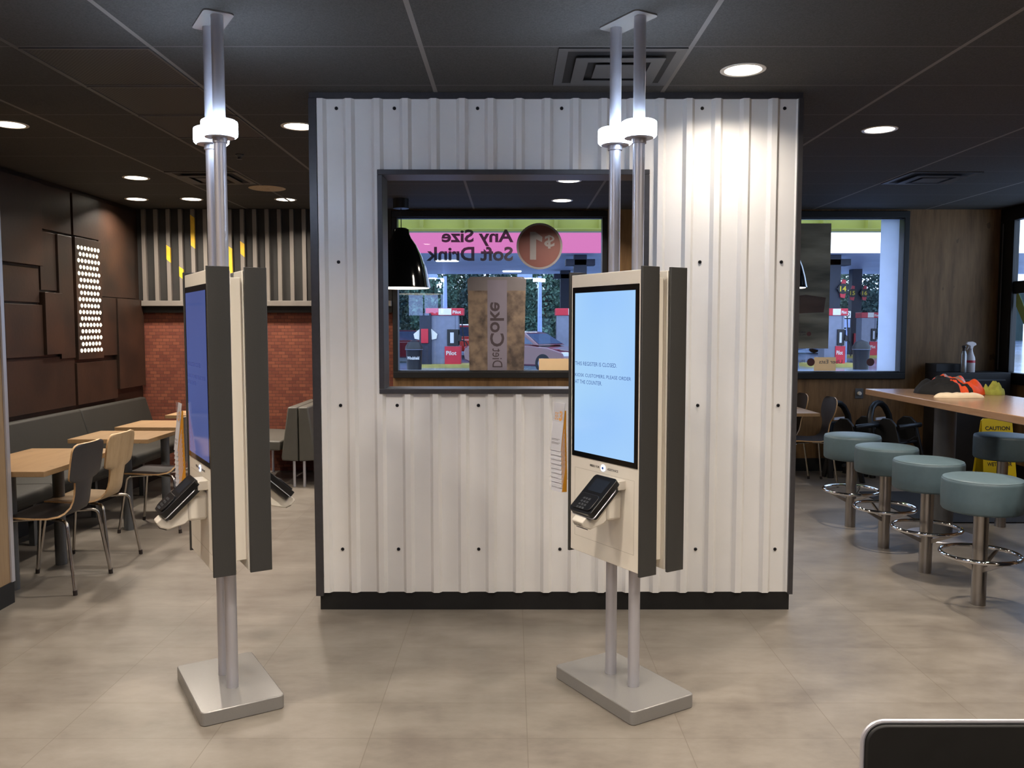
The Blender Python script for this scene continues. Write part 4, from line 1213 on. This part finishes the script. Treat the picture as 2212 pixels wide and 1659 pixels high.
# lit menu boards behind the camera (their reflection shows in the centre window)
t = thing('menu_board', 'lit menu board above the counter behind the camera', 'menu board', (-2.05, FY + .1, 2.2))
MB().box(-.62, .62, -.04, .03, -.38, .38).build('case', 'matblack', t, smooth=0, bevel=.004)
for k in range(3):
    x = -.40 + k * .40
    MB().box(x - .18, x + .18, .03, .034, -.34, .34).build('lit_panel', 'menub', t, smooth=0)

# ------------------------------------------------------------------ outside
G0 = -0.02
# ribbed yellow band above the windows
t = thing('awning_band', 'lime yellow ribbed metal band outside above the windows', 'awning', (0, 9.9, 0))
m = MB(); m.box(-8, 4.34, 0, .04, 2.72, 3.1).box(-8, 4.34, -.09, .05, 2.685, 2.72).build('band', 'awning', t, smooth=0, bevel=.004)
for k in range(24):
    x = -7.81 + k * .52
    if x < 4.3: MB().box(x - .022, x + .022, -.08, 0, 2.72, 3.1).build('rib', 'awning', t, smooth=0)
o = MB().box(4.0, 4.20, GY - .0012, GY - .0002, 1.10, 2.745).build('frosted_strip', 'frost', smooth=0)
tag(o, 'pale frosted upright strip along right side of the right window', 'window film')

# fuel canopy
t = thing('fuel_canopy', 'wide fuel station canopy with pink and white fascia', 'canopy', (6, 34, 0))
MB().box(-34, 30, .05, 15, 4.60, 5.30).build('roof_slab', 'canopy', t, smooth=0)
MB().box(-34, 1.2, -.12, .05, 4.52, 5.38).build('pink_fascia', 'pinkband', t, smooth=0)
MB().box(1.2, 30, -.12, .05, 4.52, 5.38).build('white_fascia', 'whiteband', t, smooth=0)
for (x, y) in ((-9, 5), (-4.6, 6.5), (3, 5), (13, 5), (-6, 12.5), (0, 12.5), (15.5, 10.5)):
    m = MB(); m.box(x - .5, x + .5, y - .3, y + .3, 4.57, 4.60); m.build('soffit_light', 'coolpanel', t, smooth=0)
for (x, y, w2) in ((-3.1, 2.0, .27), (7.6, 2.0, .32), (12.33, 11.0, .26), (-3.1, 12, .27), (-13, 2.0, .27)):
    c = MB().box(x - w2, x + w2, y - w2, y + w2, 0 + G0, 4.60)
    if x < 12: c.box(x - w2 * 2.3, x + w2 * 2.3, y - w2, y + w2, 4.15, 4.42)
    c.build('column', 'coldark', t, smooth=0, bevel=.02)

def pump_sign(x, y, z, num, side, label):
    t = thing('pump_number_sign', label, 'sign', (x, y, z), 0, 'round pump number signs')
    m = MB(); m.prism(circ(0, 0, .22, 28), 'y', -.04, .04); m.build('disc', 'matblack', t, smooth=0)
    m = MB(); put_text(m, num, (-.13, -.04, -.11), (1, 0, 0), (0, 0, 1), .26, .22, lift=.004, bold=.02); m.build('numeral', 'yellowsign', t, smooth=0)
    m = MB(); m.prism([(-.12, -.20), (.12, -.20), (.08, -.40), (-.10, -.36)], 'y', -.03, .03); m.prism([(-.08, .20), (.10, .20), (.12, .36), (-.02, .40)], 'y', -.03, .03); m.build('red_flag', 'red', t, smooth=0)
    m = MB(); m.box(side * .16 - .10, side * .16 + .10, -.02, .02, -.03, .03); m.build('bracket', 'coldark', t, smooth=0)
pump_sign(13.98, 35.6, 3.16, '14', -1, 'round black sign numbered 14 on the nearer dark column')
pump_sign(18.02, 44.6, 3.33, '15', 1, 'round black sign numbered 15 left of the far dark column')
pump_sign(18.66, 44.6, 3.33, '16', -1, 'round black sign numbered 16 right of the far dark column')

def fuel_pump(x, y, s, label, sc=1.0, island=(1.2, .9)):
    t = thing('fuel_pump', label, 'fuel pump', (x, y, G0), 0, 'fuel pumps under the canopy')
    MB().box(-.80 * sc, .30 * sc, -.35, .35, .12, 2.05).build('cabinet', 'pumpgrey', t, smooth=0, bevel=.02)
    MB().box(-.85 * sc, .62 * sc, -.40, .40, 2.02, 2.30).build('valance', 'red', t, smooth=0, bevel=.02)
    MB().box(-.35 * sc, .15 * sc, -.405, -.39, 2.04, 2.29).build('valance_panel', 'whitepl', t, smooth=0)
    m = MB(); put_text(m, 'Pilot', (.20 * sc, -.402, 2.09), (1, 0, 0), (0, 0, 1), .32 * sc, .12, lift=.004, bold=.02); m.build('valance_lettering', 'whitepl', t, smooth=0)
    MB().box(-.12 * sc, .50 * sc, -.40, .30, .12, .82).build('lower_panel', 'red', t, smooth=0, bevel=.01)
    m = MB(); put_text(m, 'Pilot', (-.06 * sc, -.402, .48), (1, 0, 0), (0, 0, 1), .40 * sc, .16, lift=.004, bold=.02); m.build('panel_lettering', 'whitepl', t, smooth=0)
    MB().box(-.02 * sc, .42 * sc, -.42, .30, .85, 1.48).build('nozzle_bay', 'matblack', t, smooth=0, bevel=.01)
    MB().box(.10 * sc, .24 * sc, -.428, -.42, .95, 1.36).build('display', 'card', t, smooth=0)
    MB().box(.30 * sc, .42 * sc, -.36, .36, .12, 2.02).build('end_post', 'pumpgrey', t, smooth=0)
    MB().tube([(.55 * sc, -.42, 2.0), (.58 * sc, -.45, 1.5), (.68 * sc, -.47, .7), (.82 * sc, -.47, .42), (.90 * sc, -.46, .6), (.72 * sc, -.45, 1.0), (.42 * sc, -.44, 1.1)], .022, 8).build('hose', 'tyre', t)
    m = MB(); m.prism([(.40 * sc, 1.05), (.52 * sc, 1.0), (.56 * sc, 1.2), (.44 * sc, 1.28)], 'y', -.50, -.42).build('nozzle', 'matblack', t, smooth=0)
    isl = MB().prism(rrect(-island[0], island[1], -.75, .75, .3, 5), 'z', 0, .13).build('kerb_island', 'curb', t, smooth=40)
    return t
fuel_pump(-2.50, 33.0, 1, 'fuel pump left in the centre window beside a red car', island=(1.25, 2.1))
fuel_pump(2.55, 33.2, 1, 'fuel pump at right in the centre window, mostly behind the kiosk')
fuel_pump(12.85, 33.5, 1, 'fuel pump in the right window under sign 14', sc=.62)
fuel_pump(18.25, 43.0, 1, 'fuel pump in the right window under sign 16', sc=.62)
o = MB().box(18.2, 18.55, 44.6, 44.72, .45, 1.2).box(18.26, 18.49, 44.58, 44.6, .55, 1.1).build('fire_extinguisher_case', 'red', smooth=0, bevel=.02)
tag(o, 'red box low on the far dark column in the right window', 'extinguisher case')
t = thing('column_guard', 'dark upright service column left of the pump with red box', 'service column', (-3.35, 32.6, G0))
MB().box(-.22, .22, -.2, .2, .0, 2.1).build('post', 'coldark', t, smooth=0, bevel=.02)
MB().box(-.16, .12, -.26, -.2, .95, 1.50).build('extinguisher_box', 'red', t, smooth=0, bevel=.01)
for sx in (-1, 1):
    MB().prism([(sx * .22, 1.5), (sx * .46, 1.30), (sx * .42, 1.12), (sx * .24, 1.08)], 'y', -.12, .0).build('side_dispenser', 'whitepl', t, smooth=0)
def trash(x, y, label, txt=False):
    t = thing('trash_can', label, 'trash can', (x, y, G0), 0, 'black domed trash cans')
    MB().lathe([(0, 0), (.27, 0), (.30, .70), (.32, .74), (0, .74)], seg=28).build('barrel', 'matblack', t)
    MB().lathe([(.33, .74), (.32, .85), (.22, 1.02), (.0, 1.10)], seg=28).build('dome_lid', 'matblack', t)
    MB().lathe([(.325, .735), (.338, .745), (.325, .757)], seg=28).build('lid_rim', 'pumpgrey', t)
    if txt:
        m = MB(); put_text(m, 'Windshield', (-.22, -.31, .38), (1, 0, 0), (0, 0, 1), .44, .12, lift=.0, bold=.02); m.build('lettering', 'whitepl', t, smooth=0)
trash(-3.62, 31.0, 'black domed trash can at the foot of the left fuel pump', True)
trash(13.0, 31.2, 'black domed trash can in the right window beside the pump')
t = thing('no_smoking_sign', 'square no smoking sign on a post in the right window', 'sign', (13.95, 35.0, G0))
MB().tube([(0, 0, 0), (0, 0, 1.9)], .03, 8).build('post', 'paleblue', t)
MB().box(-.14, .14, -.04, -.02, 1.95, 2.23).build('board', 'whitepl', t, smooth=0)
MB().box(-.12, .12, -.04, -.02, 1.55, 1.90).build('lower_board', 'paleblue', t, smooth=0)
m = MB(); m.tube([(.09 * math.cos(a), -.045, 2.09 + .09 * math.sin(a)) for a in [2 * PI * k / 24 for k in range(24)]], .010, 6, closed=True); m.tube([(-.06, -.045, 2.15), (.06, -.045, 2.03)], .010, 6)
m.build('prohibition_ring', 'ink', t)

def car(name, label, loc, rotz, paint, kind='sedan', group=None):
    """side profile along x (front = +x), origin on the ground at centre"""
    t = thing(name, label, 'car', loc, rotz, group)
    if kind == 'sedan':
        body = [(-2.2, .35), (-2.25, .62), (-2.2, .86), (-1.75, .95), (-.95, .98), (.75, .95), (1.55, .86), (2.1, .72), (2.25, .50), (2.2, .30), (1.75, .22), (-1.8, .22)]
        cab = [(-1.72, .94), (-1.15, 1.33), (-.75, 1.42), (.05, 1.43), (.45, 1.36), (1.18, .93)]
        wd, rw = .88, .33
    else:
        body = [(-2.1, .40), (-2.2, .70), (-2.15, 1.02), (-1.2, 1.06), (.85, 1.04), (1.75, .96), (2.15, .80), (2.2, .50), (2.1, .34), (-2.0, .32)]
        cab = [(-2.08, 1.02), (-1.85, 1.60), (-1.5, 1.70), (.10, 1.70), (.45, 1.60), (1.05, 1.03)]
        wd, rw = .92, .37
    def section(pts, w0, w1, zr):
        m = MB(); n = len(pts); rows = []
        for s, wdd in ((-1, None), (1, None)):
            rows.append([(x, s * (w0 + (w1 - w0) * max(0, min(1, (z - zr[0]) / (zr[1] - zr[0])))), z) for (x, z) in pts])
        A = [m.bm.verts.new(p) for p in rows[0]]; B = [m.bm.verts.new(p) for p in rows[1]]
        m._f(A); m._f(list(reversed(B)))
        for i in range(n): m._f([A[i], B[i], B[(i + 1) % n], A[(i + 1) % n]])
        return m
    section(body, wd, wd * .97, (.3, 1.0)).build('body', paint, t, bevel=.07, seg=3, smooth=60)
    cz = min(z for x, z in cab); ct = max(z for x, z in cab)
    section(cab, wd * .95, wd * .70, (cz, ct)).build('cabin', paint, t, bevel=.06, seg=3, smooth=60)
    # side glass and end glass sitting slightly proud
    k = .86; cx = sum(x for x, z in cab) / len(cab)
    for s in (-1, 1):
        pts = [(cx + (x - cx) * .84, cz + .06 + (z - cz) * .78) for x, z in cab]
        m = MB()
        def yy(z): return wd * (.95 - .25 * (z - cz) / (ct - cz))
        A = [m.bm.verts.new((x, s * (yy(z) + .012), z)) for x, z in pts]; B = [m.bm.verts.new((x, s * (yy(z) - .03), z)) for x, z in pts]
        m._f(A); m._f(list(reversed(B)))
        for i in range(len(pts)): m._f([A[i], B[i], B[(i + 1) % len(pts)], A[(i + 1) % len(pts)]])
        m.build('side_window', 'carglass', t, smooth=0)
    for (p, q, nm) in ((cab[-1], cab[-2], 'windscreen'), (cab[0], cab[1], 'rear_window')):
        d = Vector((q[0] - p[0], q[1] - p[1])); nrm = Vector((d.y, -d.x)).normalized() * .015
        if nm == 'rear_window': nrm = -nrm
        a = Vector(p) + d * .12 + nrm; b = Vector(p) + d * .92 + nrm
        m = MB(); wa, wb = wd * .80, wd * .66
        V = [m.bm.verts.new(v) for v in ((a.x, -wa, a.y), (a.x, wa, a.y), (b.x, wb, b.y), (b.x, -wb, b.y))]
        W = [m.bm.verts.new(v.co - Vector((nrm.x, 0, nrm.y)) * 3) for v in V]
        m._f(V); m._f(list(reversed(W)))
        for i in range(4): m._f([V[i], W[i], W[(i + 1) % 4], V[(i + 1) % 4]])
        m.build(nm, 'carglass', t, smooth=0)
    for x in (-1.38, 1.38):
        for s in (-1, 1):
            wv = MB().lathe([(0, -.11), (rw * .6, -.11), (rw * .92, -.10), (rw, -.07), (rw, .07), (rw * .92, .10), (rw * .6, .11), (0, .11)], seg=28)
            wv.xf(Matrix.Translation((x, s * (wd - .09), rw)) @ Matrix.Rotation(PI / 2, 4, 'X'))
            wo = wv.build('wheel', 'tyre', t)
            hb = MB().lathe([(0, .118), (rw * .55, .114), (rw * .6, .10)], seg=10)
            hb.xf(Matrix.Translation((x, s * (wd - .09), rw)) @ Matrix.Rotation(-s * PI / 2, 4, 'X')).build('hubcap', 'pumpgrey', wo)
    for s in (-1, 1):
        MB().box(-2.27, -2.15, s * wd * .72 - .14, s * wd * .72 + .14, .68, .86).build('tail_lamp', 'taillight', t, smooth=0, bevel=.02)
        MB().box(2.05, 2.20, s * wd * .72 - .14, s * wd * .72 + .14, .58, .72).build('head_lamp', 'card', t, smooth=0, bevel=.02)
    return t
car('car', 'dark red sedan behind the trash can in the centre window', (-5.2, 37.5, G0), math.radians(200), 'carred')
car('car', 'bright red car seen from behind beside the cup decal', (-2.75, 44.5, G0), math.radians(105), 'carorange', 'suv')
car('car', 'dark red sedan right of the cup decal in the centre window', (.50, 30.2, G0), math.radians(-38), 'carred')
car('car', 'silver blue car behind the pumps in the right window', (19.5, 49.5, G0), math.radians(0), 'carsilver')
car('car', 'silver blue car farther left behind the pumps in the right window', (14.9, 49.5, G0), math.radians(0), 'carsilver')

def lamp_post(x, y, h, label):
    t = thing('lamp_post', label, 'lamp post', (x, y, G0), 0, 'pale car park lamp posts')
    MB().tube([(0, 0, 0), (0, 0, h)], [.17, .12], 14).build('pole', 'paleblue', t)
    MB().tube([(0, 0, h - .2), (-1.0, 0, h - .05)], .05, 8).build('arm', 'paleblue', t)
    hd = MB().box(-1.5, -.5, -.25, .25, h - .12, h + .12).build('lamp_head', 'paleblue', t, smooth=0, bevel=.03)
    MB().box(-1.45, -.55, -.2, .2, h - .15, h - .12).build('lens', 'led', hd, smooth=0)
lamp_post(-4.45, 56, 4.9, 'pale lamp post among trees left of the cup decal')
lamp_post(1.85, 56, 4.9, 'pale lamp post among trees right of the cup decal')

def tree(x, y, h, r, mat, label, seed, n=4200):
    rnd = random.Random(seed)
    t = thing('tree', label, 'tree', (x, y, G0), 0, 'trees beyond the fuel station')
    MB().tube([(0, 0, 0), (.1, 0, h * .4), (0, .1, h * .8)], [.22, .16, .05], 8).build('trunk', 'bark', t)
    m = MB()
    for k in range(n):
        z = h * (.10 + .88 * rnd.random()); f = (z / h - .10) / .88
        rad = r * (math.sin(PI * min(1, (f * .85 + .18))) ** .7) * (.55 + .5 * rnd.random() ** .5)
        a = rnd.random() * 2 * PI
        rad *= 1 + .22 * noise.noise(Vector((math.cos(a) * 2 + seed, math.sin(a) * 2, f * 4)))
        p = Vector((rad * math.cos(a), rad * math.sin(a), z))
        s = .10 + .13 * rnd.random()
        u = Vector((rnd.uniform(-1, 1), rnd.uniform(-1, 1), rnd.uniform(-1, 1))).normalized()
        v = u.cross(Vector((rnd.uniform(-1, 1), rnd.uniform(-1, 1), rnd.uniform(-1, 1)))).normalized()
        m._f([m.bm.verts.new(p + u * s), m.bm.verts.new(p + v * s * .6), m.bm.verts.new(p - u * s), m.bm.verts.new(p - v * s * .6)])
    me = m.bm
    me_o = bpy.data.meshes.new('foliage'); me.to_mesh(me_o); me.free()
    me_o.materials.append(MT[mat]); fo = bpy.data.objects.new('foliage', me_o); COL.objects.link(fo); fo.parent = t
spots = [(-10.5, 'leafA', 8.5), (-8.2, 'leafC', 8.0), (-6.2, 'leafB', 8.8), (-4.0, 'leafC', 8.2), (-2.0, 'leafA', 9.0), (.2, 'leafB', 8.5), (2.6, 'leafB', 8.6), (4.8, 'leafA', 8.8), (7.2, 'leafC', 8.4)]
names = ['leftmost dark tree', 'olive tree second from left', 'green tree behind the left fuel pump', 'olive tree left of the cup decal', 'dark tree behind the cup decal', 'green tree just right behind the cup decal',
         'green tree behind the right lamp post', 'dark tree behind the right fuel pump', 'olive tree at the right end of the row']
for i, ((x, mt, h), nm) in enumerate(zip(spots, names)):
    tree(x, 66 + (i % 2) * 4.5, h, 1.9, mt, nm + ' in the centre window', 11 + i)
for i, (x, nm) in enumerate([(24.0, 'dark tree left in the right window backdrop'), (27.2, 'olive tree mid in the right window backdrop'), (30.4, 'dark tree right in the right window backdrop'), (20.8, 'dark tree behind the poster in the right window')]):
    tree(x, 68 + (i % 2) * 5.5, 9, 2.2, 'leafA' if i % 2 == 0 else 'leafC', nm, 40 + i)
tl = MB(); pts = [(-40, G0)]
for k in range(61):
    x = -40 + k * 1.6
    pts.append((x, 5.6 + 1.0 * noise.noise(Vector((x * .35, 0, 0))) + .6 * noise.noise(Vector((x * 1.1, 3, 0)))))
pts.append((56, G0))
struct(tl.prism(pts, 'y', 92, 94).build('treeline_far', 'hill', smooth=0))
